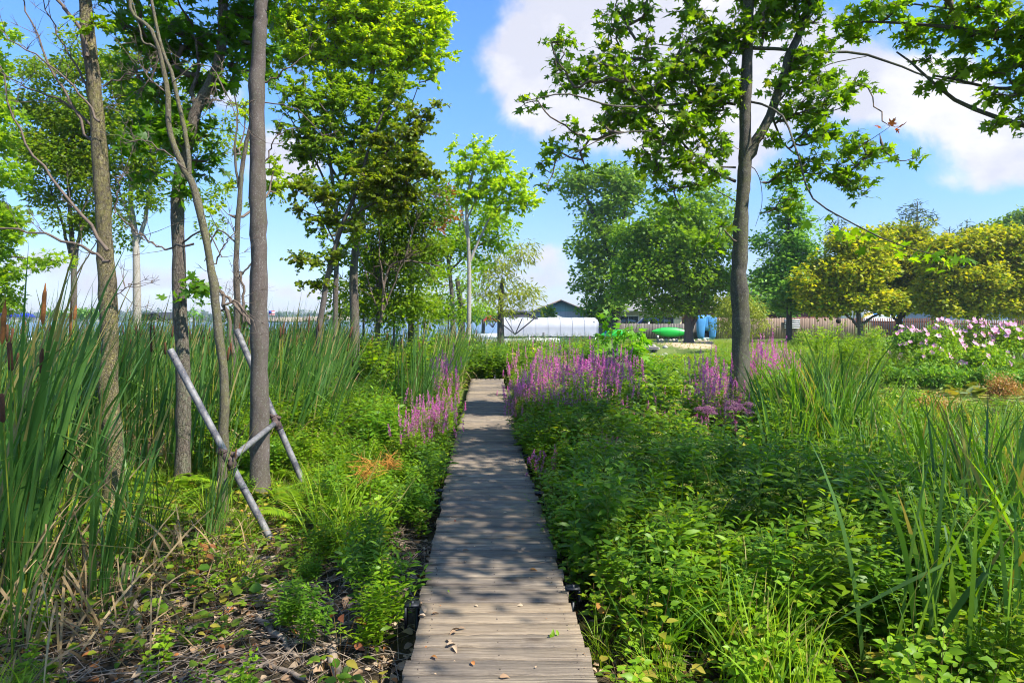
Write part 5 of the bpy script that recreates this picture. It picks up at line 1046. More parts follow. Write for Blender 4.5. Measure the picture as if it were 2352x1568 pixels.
for v_ in range(3):
    lf, st, _ = herb(nst=4, H=.52, Lf=.10, gap=.06, spread=.18, lean=.5, branch=.3, wid=1.1, upang=.3); reg('bright_herb', [('foliage', lf, M['lf_herbl']), ('stem', st, M['redstem'])], 0)
for v_ in range(5):
    lf, st, _ = herb(nst=5, H=.95, Lf=.13, tpl=LN, gap=.038, spread=.22, lean=.22, branch=.15, wid=1.45, upang=.5, start=.2); reg('narrowleaf_herb', [('foliage', lf, M['lf_herb'] if v_ % 2 else M['lf_herbd']), ('stem', st, M['stem'])], 0)
for v_ in range(4):
    lf, st, _ = herb(nst=4, H=.8, Lf=.075, gap=.05, spread=.2, lean=.3, branch=.7, wid=.95, upang=.4); reg('bushy_herb', [('foliage', lf, M['lf_herbd'] if v_ < 2 else M['lf_herb']), ('stem', st, M['stem'])], 0)
for v_ in range(3):
    lf, st, tips = herb(nst=4, H=.85, Lf=.10, tpl=LN, gap=.05, spread=.2, lean=.25, branch=.1, wid=1.5, upang=.4)
    fl = MB()
    for t_ in tips:
        n = 60; a = rng.random(n)*6.28; r_ = np.sqrt(rng.random(n))*.055; pos = np.stack([t_[0]+np.cos(a)*r_, t_[1]+np.sin(a)*r_, t_[2]+.02-r_**2*4+rng.normal(0,.004,n)],-1)
        fl.place(*QD, pos, rnd_frames(n,1.5), .009*rng.uniform(.7,1.3,n))
    reg('white_flowered_herb', [('foliage', lf, M['lf_herbd']), ('stem', st, M['stem']), ('flower_head', fl, M['white'])], 0)
for v_ in range(3):
    g = MB(); blades(g, 60, .55, .006, .35, (0,0), 1.0, .07, 5, flop=.1); reg('grass_tuft', [('foliage', g, M['grass'])], 0)
for v_ in range(3):
    g = MB(); blades(g, 40, .62, .009, .3, (0,0), .9, .08, 6, flop=.12); reg('sedge_clump', [('blade_tuft', g, M['grass'])], 0)
for v_ in range(4):
    g = MB(); blades(g, 15, 2.08, .024, .10, (.16,.0), .45, .10, 8, flop=.2); blades(g, 5, 1.2, .018, .35, (.1,0), 1.3, .13, 6, 1, flop=.6); hd = MB(); sk = MB()
    for q in range(1 if v_ < 1 else 0):
        b_ = np.array([rng.normal(0,.1), rng.normal(0,.1), 0]); l_ = np.array([rng.normal(.1,.06), rng.normal(0,.06), 1.0])*rng.uniform(1.75,2.0); top = b_+l_; sk.tube([b_, b_+l_*.5+.01, top], [.006,.005,.003], 4, rnd=.3); d = norm(l_)
        hd.tube([top-d*.20, top-d*.19, top-d*.03, top-d*.02], [.004,.014,.013,.003], 7)
    parts = [('foliage', g, M['blade'])]
    full = MB().merge(g)
    PR.setdefault('cattail_clump', []).append(None)
    fm = MB(); fm.merge(g).merge(sk, 2).merge(hd, 3); ms = [M['blade'], M['dryblade'], M['stem'], M['catbrown']]
    pm = [('blade_tuft', g.mesh('cattail blades', ms[:2]))]
    if hd.n: pm += [('stalk', sk.mesh('cattail stalk', ms[2])), ('seed_head', hd.mesh('cattail head', ms[3]))]
    PR['cattail_clump'][-1] = {'full': fm.mesh('cattail_clump', ms), 'parts': pm}
for v_ in range(4):
    g = MB(); blades(g, 20, 1.32, .024, .14, (.03,0), .5, .13, 8, flop=.16); reg('bur_reed_clump', [('blade_tuft', g, M['blade2'] if v_ % 2 else M['blade'])], 0)
for v_ in range(3):
    g = MB(); n = rng.integers(4,8); a = rng.random(n)*6.28; r_ = rng.uniform(.01,.09,n); h = rng.uniform(.03,.13,n); pos = np.stack([np.cos(a)*r_, np.sin(a)*r_, h],-1); st = MB()
    g.place(*(OV if v_ else RD), pos, frames(np.stack([np.cos(a), np.sin(a), rng.normal(.1,.2,n)],-1), rng.normal(size=(n,3))*.3+np.array([0,0,1])), rng.uniform(.04,.075,n))
    for i in range(n): st.tube([(0,0,-.02), pos[i]*np.array([.5,.5,.8]), pos[i]], .0016, 3)
    reg('seedling', [('foliage', g, M['lf_ground']), ('stem', st, M['redstem'])], 0)
for v_ in range(3):
    n = 26; g = MB(); st = MB(); fr = 5   # fern
    for q in range(fr):
        a = q*6.28/fr+rng.normal(0,.3); u = np.linspace(.15,1,n); L_ = .5*rng.uniform(.8,1.1); r_ = L_*u*.8; z = L_*(u*.9-.55*u*u)
        mid = np.stack([np.cos(a)*r_, np.sin(a)*r_, z],-1); st.tube(mid[::5], .002, 3)
        for sg in (-1,1):
            d = np.stack([-np.sin(a)*sg*np.ones(n)+np.cos(a)*.3, np.cos(a)*sg*np.ones(n)+np.sin(a)*.3, np.full(n,.05)],-1); g.place(*LN, mid, frames(d, np.tile([0,0,1.],(n,1))), np.stack([.12*np.ones(n)]*3,-1)*np.sin(np.pi*(u*.85+.1))[:,None])
    reg('fern', [('foliage', g, M['lf_herb']), ('stem', st, M['stem'])], 0)
# loosestrife: stems with leaves plus separate spikes
LS = []
for v_ in range(5):
    lf, st, tips = herb(nst=7, H=1.15, Lf=.07, tpl=LN, gap=.032, spread=.2, lean=.2, start=.22, wid=1.5, upang=.5, stemr=.004, branch=.12)
    sp_ = [(florets(int(rng.uniform(60,140)), rng.uniform(.12,.36), rng.uniform(.014,.022)), t_) for t_ in tips]
    body = MB().merge(lf).merge(st, 1); full = MB().merge(lf).merge(st, 1)
    for b_, t_ in sp_:
        c_ = MB(); c_.v = [v+t_-np.array([0,0,.03]) for v in b_.v]; c_.f = b_.f; c_.r = b_.r; c_.n = b_.n; full.merge(c_, 2)
    LS.append((lf.mesh('loosestrife leaves', M['lf_herb']), st.mesh('loosestrife stems', M['stem']), [(b_.mesh('loosestrife spike', M['magenta']), t_-np.array([0,0,.03])) for b_, t_ in sp_], full.mesh('loosestrife', [M['lf_herb'], M['stem'], M['magenta']])))
print('protos done')
# ---------------------------------------------------------------- scatter
from mathutils import Euler
def zone(x, y):
    if x < bwx(y):
        if y > 24: return 'by the lake shore'
        if x < -6: return 'at far left'
        if y > 15: return 'deep in the left marsh'
        if y > 11: return 'left of the far boards'
        return 'along the left board edge' if x > bwx(y)-1.3 else ('around the left trunks' if y > 5.8 else 'in the bottom left corner')
    if y > 20: return 'past the pond' if x > 7 else 'beyond the boardwalk end'
    if x < bwx(y)+1.2: return 'along the right board edge'
    if y > 11: return 'between big maple and pond' if x > 4 else 'left of the big maple'
    if y < 5.6: return 'in the sunny right corner'
    return 'near the big maple foot' if x > 2.4 else 'in shade right of the boards'
def zone_old(x, y):
    if x < bwx(y):
        if y > 24: return 'out by the lake shore'
        if x < -6: return 'at the far left side of the marsh'
        if y > 11: return 'in the marsh left of the boardwalk'
        return 'beside the left edge of the boardwalk' if x > bwx(y)-1.3 else ('around the left tree trunks' if y > 5.8 else 'in the left corner among dead leaves')
    if y > 20: return 'on the far bank past the pond' if x > 7 else 'beyond the end of the boardwalk'
    if x < bwx(y)+1.2: return 'beside the right edge of the boardwalk'
    if y > 11: return 'between the big maple and the pond' if x > 4 else 'behind the shaded herbs, short of the big maple'
    if y < 5.6: return 'in the sunny right corner'
    return 'around the foot of the big maple' if x > 2.4 else 'in the shade between the boardwalk and the big maple'
DESC = {'broadleaf_herb': ('leafy herb with oval leaves on reddish stems','herb'), 'bright_herb': ('low yellow green leafy herb','herb'), 'narrowleaf_herb': ('herb with narrow leaves in pairs','herb'),
 'bushy_herb': ('bushy small leaved herb','herb'), 'white_flowered_herb': ('herb topped by flat whitish flower heads','wildflower'), 'cattail_clump': ('clump of long bluish green cattail blades','cattail'),
 'bur_reed_clump': ('clump of upright bright green reed blades','reed'), 'fern': ('small feathery fern','fern'), 'sedge_clump': ('tuft of loose arching grass','grass tuft')}
LAB2 = {'broadleaf_herb':'oval leaved herbs', 'bright_herb':'yellow green herbs', 'narrowleaf_herb':'narrow leaved herbs','bushy_herb':'bushy herbs','white_flowered_herb':'white flowered herbs','cattail_clump':'cattails','bur_reed_clump':'bur reeds','fern':'ferns','sedge_clump':'grass tufts'}
PTS = {}
def off_path(x, y, m_=.56): return abs(x-bwx(y)) > m_ or y > 20.2
HK = {'cattail_clump':2.1,'bur_reed_clump':1.3,'narrowleaf_herb':1.02,'bushy_herb':.85,'broadleaf_herb':.72,'bright_herb':.58,'sedge_clump':.6,'white_flowered_herb':.95,'fern':.4}
def scat(kind, x0, x1, y0, y1, dens, sc=(.8,1.2), cond=None, m_=.56, wet=False, tilt=.08):
    n = int((x1-x0)*(y1-y0)*dens); xs_ = rng.uniform(x0,x1,n); ys_ = rng.uniform(y0,y1,n)
    keep = [off_path(a,b,m_) and (cond is None or cond(a,b)) for a,b in zip(xs_,ys_)]
    xs_, ys_ = xs_[keep], ys_[keep]; g = ground(xs_,ys_); k2 = (g > -.5) | wet; xs_, ys_, g = xs_[k2], ys_[k2], np.maximum(g[k2], -.6)
    vis = np.abs(xs_)/np.maximum(ys_,.1) < .86; xs_, ys_, g = xs_[vis], ys_[vis], g[vis]
    lowz = lambda a, b: .5 if 6.5 < b < 10.8 and 1625 < pxf(a,b) < 1745 else (.5 if 5 < b < 8.3 and 250 < pxf(a,b) < 745 and kind not in ('cattail_clump','fern') else 1.0)
    for a, b, c_ in zip(xs_, ys_, g):
      s_ = rng.uniform(*sc)*lowz(a,b); q = pxf(a,b); H_ = HK.get(kind, .6)
      lim = 808 if 1485 < q < 1645 else 766 if 1090 < q <= 1400 else 790 if 1645 <= q < 2040 else 860 if q >= 2040 else 720
      if b > 12 and q > 1090 and b < 21 or (b >= 19 and q > 1090 and not (q >= 2040)): s_ = min(s_, (CH-(lim-HY)*b/F-c_)/H_)
      if 1150 < q < 1700 and 8.5 < b < 17: s_ = min(s_, (CH-((838 if q < 1450 else 820 if q < 1600 else 850)+rng.uniform(0,30)-HY)*b/F-c_)/H_)
      if s_ < .2: continue
      PTS.setdefault(kind, []).append((a, b, c_, s_, rng.random()*6.28, rng.normal(0,tilt), rng.normal(0,tilt)))
pxf = lambda x, y: CX+x*F/y
# right, near
scat('broadleaf_herb', .3, 6, 2.9, 6.2, 10, (.5,1.1), lambda x,y: not (1.35 < x < 2.6 and 3.0 < y < 3.9) or rng.random() < .3, .6)
scat('bright_herb', 1.2, 6, 3.0, 6.0, 6, (.6,1.05))
scat('narrowleaf_herb', .2, 3.2, 3.9, 6.6, 5.5, (.65,1.1), lambda x,y: x > .2+(y-3.9)*.0, .72)
scat('bushy_herb', .5, 5, 3.2, 6.5, 2.5, (.6,1.0), m_=.7)
scat('sedge_clump', .3, 6, 3.2, 9, 1.6, (.8,1.4), m_=.7)
scat('sedge_clump', 3, 16, 17, 38, 2.2, (1.2,2.2), lambda x,y: 1600 < pxf(x,y))
scat('sedge_clump', -3.5, -.8, 5, 12, 1.6, (.8,1.5), m_=.75)
scat('bright_herb', -.3, .9, 4.6, 6.6, 9, (.6,1.0), m_=.60)
scat('bushy_herb', .2, 2.0, 4.2, 9, 6, (.55,.95), m_=.62)
scat('broadleaf_herb', .2, 3.2, 5.5, 9.5, 6, (.7,1.15), m_=.62)
scat('narrowleaf_herb', 0, 4.5, 5.6, 11, 7, (.65,1.05), lambda x,y: x > .6 or y > 7, .68)
scat('white_flowered_herb', .8, 3.6, 4.8, 9.5, 2.4, (.75,1.15))
scat('bushy_herb', 0, 5.0, 8, 17, 5, (1.0,1.45), lambda x,y: pxf(x,y) < 1850, m_=.72)
scat('narrowleaf_herb', 0, 7, 10, 18, 6.5, (.95,1.35), lambda x,y: pxf(x,y) < 1800, m_=.75)
scat('broadleaf_herb', 1.5, 9, 8, 17, 5, (1.2,1.9), lambda x,y: pxf(x,y) < 1780)
scat('bright_herb', 1.5, 12, 8, 17, 6, (1.1,1.9), lambda x,y: 1350 < pxf(x,y) < 1850)
scat('bright_herb', 4, 14, 9, 14.8, 9, (.6,.9), lambda x,y: pxf(x,y) > 1850)
scat('bur_reed_clump', 3.0, 10, 6.8, 11.5, 6.5, (.95,1.22), lambda x,y: 1745 < pxf(x,y) < 1970)
scat('bur_reed_clump', 3.0, 8, 5.2, 9.3, 8.5, (.6,.88), lambda x,y: pxf(x,y) > 1960 and (y > 6.2 or pxf(x,y) > 2130))
scat('bur_reed_clump', 2.0, 4.2, 3.4, 6.2, 8.0, (.8,1.08), lambda x,y: pxf(x,y) > 2120)
scat('bur_reed_clump', 3, 12, 13, 22, 1.0, (.7,1.1), lambda x,y: 1750 < pxf(x,y) < 1940)
scat('narrowleaf_herb', 7, 20, 20, 27, 2.5, (.6,.95)); scat('bushy_herb', 6, 20, 20, 30, 2.0, (.8,1.2))
scat('bur_reed_clump', 6, 20, 20, 26, 1.6, (.5,.8))
scat('bright_herb', 4, 16, 17, 34, 2.6, (1.0,1.9), lambda x,y: pxf(x,y) > 1600)
scat('narrowleaf_herb', 3, 14, 17, 32, 2.0, (.6,1.0), lambda x,y: pxf(x,y) > 1480)
scat('cattail_clump', -3.5, 4.8, 19.9, 36, 3.2, (.80,1.02), lambda x,y: 1000 < pxf(x,y) < 1395, wet=True)
scat('narrowleaf_herb', -2.8, 4, 19.9, 26, 5, (1.0,1.5), lambda x,y: 1040 < pxf(x,y) < 1420); scat('bright_herb', -2, 6, 19.9, 27, 4, (1.6,2.4), lambda x,y: 1060 < pxf(x,y) < 1600)
# left
scat('broadleaf_herb', -2.9, -.6, 5.6, 10, 8, (.5,.9), m_=.66); scat('narrowleaf_herb', -1.9, -.6, 3.9, 8.5, 6, (.42,.75), lambda x,y: x > -.62-.19*y+.0, .62)
scat('bushy_herb', -3.6, -.7, 7, 13, 6, (.6,1.0), m_=.68); scat('bright_herb', -2.6, -.7, 5, 9, 4, (.5,.9), m_=.66)
scat('narrowleaf_herb', -4.5, -.9, 9, 20, 5, (.75,1.1), m_=.8); scat('bright_herb', -5, -1, 10, 20, 2.5, (1.1,1.7), m_=.85)
scat('cattail_clump', -7, -1.8, 15, 23, 2.6, (.9,1.08), lambda x,y: 640 < pxf(x,y) < 1050)
scat('bushy_herb', -7, -1.8, 15, 23, 3, (1.6,2.3), lambda x,y: 640 < pxf(x,y) < 1040)
scat('fern', -5, -1, 6.2, 11, 2.0, (.8,1.4))
scat('cattail_clump', -13, -2.4, 8.2, 23.5, 5.2, (.90,1.08), lambda x,y: pxf(x,y) < 770-(y < 9.5)*220 and (y > 9.6 or pxf(x,y) < 560), wet=True)
scat('cattail_clump', -3.6, -1.35, 9.5, 19, 3.2, (.80,1.0), lambda x,y: 925 < pxf(x,y) < 1052); scat('cattail_clump', -5.2, -3, 9, 14, 3.4, (.9,1.06), lambda x,y: 640 < pxf(x,y) < 775)
scat('cattail_clump', -6.5, -3.0, 4.2, 8.4, 5.5, (.9,1.12), lambda x,y: pxf(x,y) < (130 if y < 7.0 else 190), tilt=.05)
scat('narrowleaf_herb', -4.5, -2.5, 7.6, 10, 4, (.4,.7)); scat('broadleaf_herb', -3.4, -.7, 3.2, 5.6, 1.6, (.25,.5), m_=.7); scat('bright_herb', -2.9, -.8, 3.1, 5.8, 2.2, (.25,.5), m_=.7)
# hand set clumps near the left trunks
for (px_, py_, s_, kd) in ((228,1392,.78,'cattail_clump'),(245,1380,.7,'cattail_clump'),(488,1262,.55,'cattail_clump'),(500,1256,.52,'cattail_clump'),(330,1296,.42,'cattail_clump'),(40,1400,1.12,'cattail_clump'),(15,1500,1.0,'cattail_clump'),(60,1380,1.15,'cattail_clump'),(5,1440,1.06,'cattail_clump'),(110,1330,1.12,'cattail_clump'),(85,1350,1.05,'cattail_clump'),(352,1290,.45,'cattail_clump'),
     (870,1000,.62,'cattail_clump'),(1925,1130,1.25,'bur_reed_clump'),(1900,1110,1.25,'bur_reed_clump'),(1935,1080,1.3,'bur_reed_clump')):
    Y = 2.0*F/(py_-HY); x = X(px_,Y); PTS.setdefault(kd, []).insert(0, (x, Y, G(x,Y), s_, rng.random()*6.28, 0, 0))
def gn_scatter(name, kind, pts, label):
    """one object holding every remaining plant of the kind"""
    pc = bpy.data.collections.new(name+' sources')
    for i, p_ in enumerate(PR[kind]):
        o = bpy.data.objects.new('%s source %d' % (kind.replace('_',' '), i), p_['full']); pc.objects.link(o)
    me = bpy.data.meshes.new(name); n = len(pts); A = np.array(pts)
    me.vertices.add(n); me.vertices.foreach_set('co', A[:,:3].astype(np.float32).ravel())
    a = me.attributes.new('rot','FLOAT_VECTOR','POINT'); a.data.foreach_set('vector', np.stack([A[:,5],A[:,6],A[:,4] if kind != 'cattail_clump' else rng.normal(0,.7,n)],-1).astype(np.float32).ravel())
    a = me.attributes.new('sc','FLOAT','POINT'); a.data.foreach_set('value', A[:,3].astype(np.float32))
    a = me.attributes.new('idx','INT','POINT'); a.data.foreach_set('value', rng.integers(0,len(PR[kind]),n).astype(np.int32))
    o = bpy.data.objects.new(name, me); COL.objects.link(o)
    ng = bpy.data.node_groups.new(name,'GeometryNodeTree'); ng.interface.new_socket(name='Geometry', in_out='INPUT', socket_type='NodeSocketGeometry'); ng.interface.new_socket(name='Geometry', in_out='OUTPUT', socket_type='NodeSocketGeometry')
    N, Lk = ng.nodes, ng.links; gi = N.new('NodeGroupInput'); go = N.new('NodeGroupOutput'); ci = N.new('GeometryNodeCollectionInfo'); ci.inputs['Collection'].default_value = pc; ci.inputs['Separate Children'].default_value = True; ci.inputs['Reset Children'].default_value = True
    mp2 = N.new('GeometryNodeMeshToPoints'); ip = N.new('GeometryNodeInstanceOnPoints'); ip.inputs['Pick Instance'].default_value = True
    def na(nm, ty): q = N.new('GeometryNodeInputNamedAttribute'); q.data_type = ty; q.inputs['Name'].default_value = nm; return [s for s in q.outputs if s.enabled and s.name == 'Attribute'][0]
    er = N.new('FunctionNodeEulerToRotation'); Lk.new(na('rot','FLOAT_VECTOR'), er.inputs[0])
    Lk.new(gi.outputs[0], mp2.inputs[0]); Lk.new(mp2.outputs[0], ip.inputs['Points']); Lk.new(ci.outputs[0], ip.inputs['Instance']); Lk.new(na('idx','INT'), ip.inputs['Instance Index']); Lk.new(er.outputs[0], ip.inputs['Rotation']); Lk.new(na('sc','FLOAT'), ip.inputs['Scale']); Lk.new(ip.outputs[0], go.inputs[0])
    md = o.modifiers.new('scatter','NODES'); md.node_group = ng; tag(o, label, kind='stuff'); return o
NAME = {'bushy_herb':'bushy_herbs'}
ROOM = {'cattail_clump': 290, 'broadleaf_herb': 290, 'narrowleaf_herb': 290, 'bushy_herb': 200, 'bright_herb': 240, 'bur_reed_clump': 280, 'white_flowered_herb': 200, 'fern': 100}
tot_ = 0
MED = {k: float(np.median([q[3] for q in v])) for k, v in PTS.items()}
for kind, pts in PTS.items():
    hand = [p_ for p_ in pts if p_[5] == 0 and p_[6] == 0]; rest = sorted([p_ for p_ in pts if not (p_[5] == 0 and p_[6] == 0)], key=lambda q: math.hypot(q[0], q[1])/q[3])
    order = hand+rest; n = ROOM.get(kind, 200); d_, cat_ = DESC[kind]; tot_ += len(order)
    for i, (x, y, z, s_, rz, rx, ry) in enumerate(order[:n]):
        vi = int(rng.integers(0, len(PR[kind]))); pr = PR[kind][vi]; lab = ('taller ' if s_ > MED[kind] else 'shorter ')+d_+' '+zone(x,y); grp = LAB2[kind]+' growing '+zone(x,y)
        if kind == 'cattail_clump': rz = rng.normal(0,.7)
        if math.hypot(x,y) < 8.5:
            e = bpy.data.objects.new(kind, None); COL.objects.link(e)
            for nm, me in pr['parts']: link(nm, me, e)
        else: e = link(kind, pr['full'])
        e.location = (x,y,z); e.rotation_euler = (rx,ry,rz); e.scale = (s_,s_,s_*rng.uniform(.9,1.1)); tag(e, lab, cat_, grp)
    if len(order) > n: gn_scatter({'cattail_clump':'distant_cattail_vegetation','bur_reed_clump':'reed_vegetation'}.get(kind, kind+'_undergrowth'), kind, order[n:], 'mass of further '+LAB2[kind]+' filling the marsh')
print('plants', tot_, {k: len(v) for k, v in PTS.items()})
def stuff_pts(x0, x1, y0, y1, n, s0, s1, cond=lambda a,b: True, m_=.6):
    r_ = []
    while len(r_) < n:
        a, b = rng.uniform(x0,x1), rng.uniform(y0,y1)
        if not off_path(a,b,m_) or not cond(a,b) or abs(a)/b > .85: 
            n -= .3; continue
        g = G(a,b)
        if g < -.45: n -= .3; continue
        r_.append((a,b,g,rng.uniform(s0,s1),rng.random()*6.28,rng.normal(0,.1),rng.normal(0,.1)))
    return r_
gn_scatter('seedling_ground_cover', 'seedling', stuff_pts(-6,6.5,2.8,8,4200,.7,1.5, lambda a,b: bumps(a,b,1.7) > -.2 and (a > 0 or b > 5.2 or rng.random() < .35)), 'low carpet of seedlings over the dead leaves')
gn_scatter('short_grass', 'grass_tuft', stuff_pts(-6,8,2.8,12,700,.35,.8, lambda a,b: bumps(a*1.3,b,1.1) > .05)+stuff_pts(3,26,17,50,3400,.5,1.1, lambda a,b: pxf(a,b) > 1420 and not (1480 < pxf(a,b) < 1645 and b > 30))+stuff_pts(6,30,40,60,900,.2,.4), 'grass along the banks and lawn edge')
# bright daylily like clump at bottom right of the boards
for (px_, py_, s_, lab) in ((1500,1540,1.0,'arching bright green grassy clump at the bottom right of the boards'),(1560,1500,.9,'second arching grassy clump, behind the bottom one')):
    Y = 2.0*F/(py_-HY); x = X(px_,Y); g = MB(); blades(g, 34, .60, .014, .45, (.05,0), 1.5, .09, 8, flop=.05); e = empty('daylily_clump', (x,Y,G(x,Y)), lab, 'daylily'); g.build('blade_tuft', M['blade2'], e); e.scale = (s_,)*3
# hosta like yellow green patch
for k in range(16):
    px_, py_ = rng.normal(1860,75), rng.uniform(1400,1568); Y = 2.0*F/(py_-HY); x = X(px_,Y); g = MB(); n = 9; a = rng.random(n)*6.28; pos = np.stack([np.cos(a)*.05, np.sin(a)*.05, rng.uniform(.03,.12,n)],-1)
    g.place(*OV, pos, frames(np.stack([np.cos(a), np.sin(a), rng.normal(.25,.2,n)],-1), rng.normal(size=(n,3))*.25+np.array([0,0,1])), np.stack([.15*np.ones(n),.12*rng.uniform(.8,1.2,n),.12*np.ones(n)],-1))
    e = empty('hosta', (x,Y,G(x,Y)), 'low yellow green broad leaved plant in the bottom right patch', 'hosta', 'hostas at the bottom right'); g.build('foliage', M['lf_herbl'], e)
# yellow orange round leaved seedling at the boards' right edge
for (px_, py_, n, lab) in ((1395,1470,11,'little plant with yellow and orange round leaves at the right edge of the boards'),(1420,1378,6,'small reddish leaved plant just above the yellow leaved one')):
    Y = 1.95*F/(py_-HY); x = X(px_,Y); g = MB(); st = MB(); a = rng.random(n)*6.28; r_ = rng.uniform(.05,.14,n); pos = np.stack([np.cos(a)*r_, np.sin(a)*r_*.7, rng.uniform(.08,.28,n)],-1)
    g.place(*RD, pos, frames(np.stack([np.cos(a), np.sin(a), rng.normal(-.2,.2,n)],-1), rng.normal(size=(n,3))*.3+np.array([0,-.3,1])), rng.uniform(.07,.10,n)); [st.tube([(0,0,-.03), pos[i]*.6, pos[i]], .002, 3) for i in range(n)]
    e = empty('yellowing_seedling', (x,Y,G(x,Y)), lab, 'seedling'); g.build('foliage', M['lf_orange'], e); st.build('stem', M['redstem'], e)
# loosestrife patches in the places the photo shows them
def loose(px_, py_top, Y, lab, grp, s_=None, parts=True):
    x = X(px_,Y); z = CH+(HY-py_top)*Y/F; g = G(x,Y)
    if not off_path(x,Y,.50) or g < -.5: return
    s_ = (z-g)/1.42; v_ = int(rng.integers(0,len(LS))); lf, st, sps, full = LS[v_]
    if parts:
        e = bpy.data.objects.new('purple_loosestrife', None); COL.objects.link(e); link('foliage', lf, e); link('stem', st, e)
        for m_, t_ in sps: o = link('flower_spike', m_, e); o.location = t_; o.rotation_euler = (rng.normal(0,.12), rng.normal(0,.12), 0)
    else: e = link('purple_loosestrife', full)
    e.location = (x,Y,g); w_ = max(.7, s_*.9); e.scale = (w_,w_,s_); e.rotation_euler = (0,0,rng.random()*6.28); tag(e, lab, 'wildflower', grp)
for k in range(85):
    px_ = rng.uniform(1160,1455); Y = rng.uniform(9.5,17); loose(px_, rng.uniform(775,905)+(px_ > 1330)*8, Y, 'magenta loosestrife spikes in the dense patch right of the boardwalk end', 'loosestrife in the patch by the boardwalk end', parts=Y < 13)
for k in range(22): loose(rng.uniform(1590,1685), rng.uniform(775,930), rng.uniform(9.3,13), 'pink purple loosestrife just left of the big maple trunk', 'loosestrife left of the big maple')
for k in range(20): loose(rng.uniform(1728,1785), rng.uniform(755,850), rng.uniform(11.5,15), 'pink loosestrife rising right of the big maple trunk', 'loosestrife right of the big maple')
for k in range(9): loose(rng.uniform(1025,1072), rng.uniform(785,860), rng.uniform(10,14.5), 'purple loosestrife leaning over the left boardwalk edge', 'loosestrife at the left boardwalk edge')
for k in range(6): loose(rng.uniform(925,1015), rng.uniform(875,905), rng.uniform(8.4,9.4), 'pale pink loosestrife in the clump left of the boards, nearer than the others', 'loosestrife in the nearer left clump')
for (px_, py_, Y) in ((1500,900,9.5),(1520,915,9.2),(1545,880,10.5),(1440,900,10),(1475,930,9),(1250,1015,7.6),(1405,1000,7.8),(1612,935,9),(1380,990,8.2),(1560,940,9.4),(1800,905,9.6),(1830,880,10),(1855,920,9),(1740,1080,6.8),(1980,1110,5.8),(1790,855,11),(1280,960,8.6),(1690,900,9.2)):
    loose(px_, py_, Y, 'lone loosestrife spike scattered among the green herbs', 'scattered loosestrife')
# joe pye weed
for (px_, py_, Y, lab) in ((1638,868,8.0,'dusky purple flat topped wildflower just left of the big maple trunk'),(1692,886,7.8,'dusky purple flat topped wildflower in front of the big maple trunk'),(1965,905,7.5,'drooping tall broad leaved weed standing in the reeds')):
    x = X(px_,Y); g = G(x,Y); z = CH+(HY-py_)*Y/F; H_ = z-g; e = empty('joe_pye_weed', (x,Y,g), lab, 'wildflower')
    lf, st, tips = herb(nst=1, H=H_*.96, Lf=.20, tpl=LN, gap=.16, spread=0, lean=0, start=.25, whorl=4, wid=1.8, upang=.15, stemr=.007); lf.build('foliage', M['lf_herbd'], e); st.build('stem', M['redstem'], e)
    if '1965' not in str(px_):
        for q in range(7):
            fl = MB(); c_ = tips[0]+np.array([rng.normal(0,.09), rng.normal(0,.07), rng.normal(-.03,.025)]); n = 260; a = rng.random(n)*6.28; r_ = np.sqrt(rng.random(n))*.075
            fl.place(*QD, np.stack([c_[0]+np.cos(a)*r_, c_[1]+np.sin(a)*r_, c_[2]+.03-r_**2*5+rng.normal(0,.008,n)],-1), rnd_frames(n,1), .010*rng.uniform(.6,1.5,n)); fl.build('flower_head', M['mauve'], e)
for (px_, top, Y, lab) in ((1902,722,13,'tall feathery green weed in front of the brown fence, left of the pair'),(1968,700,12,'tallest feathery green weed spire, before the left golden maple')):
    x = X(px_,Y); g = G(x,Y); H_ = CH+(HY-top)*Y/F-g; e = empty('feathery_weed', (x,Y,g), lab, 'weed'); lf, st, _ = herb(nst=2, H=H_, Lf=.10, tpl=LN, gap=.022, spread=.1, lean=.08, start=.3, whorl=3, wid=.9, upang=.8, branch=.5, stemr=.006); lf.build('foliage', M['lf_herb'], e); st.build('stem', M['stem'], e)
for (px_, py_, n, lab) in ((455,1310,12,'small plant with dark red leaves by the dry reed blades'),(860,1140,10,'reddish leaved seedling among the herbs left of the boards'),(780,1500,6,'lone red tinged seedling in the leaf litter')):
    Y = 1.95*F/(py_-HY); x = X(px_,Y); g = MB(); st = MB(); a = rng.random(n)*6.28; r_ = rng.uniform(.03,.10,n); pos = np.stack([np.cos(a)*r_, np.sin(a)*r_*.7, rng.uniform(.08,.30,n)],-1)
    g.place(*OV, pos, frames(np.stack([np.cos(a), np.sin(a), rng.normal(-.4,.2,n)],-1), rng.normal(size=(n,3))*.3+np.array([0,-.3,1])), rng.uniform(.06,.09,n)); [st.tube([(0,0,-.03), pos[i]*.6, pos[i]], .002, 3) for i in range(n)]
    e = empty('red_seedling', (x,Y,G(x,Y)), lab, 'seedling'); g.build('foliage', M['lf_red'], e); st.build('stem', M['redstem'], e)
Mdod = simple('orange dodder', (.50,.22,.03), .6)
for (px_, py_, lab) in ((840,1080,'tangle of thin orange parasitic stems over the herbs left of the boards'),(895,1060,'smaller orange stem tangle nearer the boards')):
    Y = 1.45*F/(py_-HY); c_ = P(px_,py_,Y); mb = MB(); 
    for q in range(26): mb.tube(smooth_path([rng.normal(0,.08,3)*np.array([1,1,.8]) for _ in range(4)], 10), .0022, 3)
    e = empty('dodder', c_, lab, 'vine'); mb.build('stem_tangle', Mdod, e)
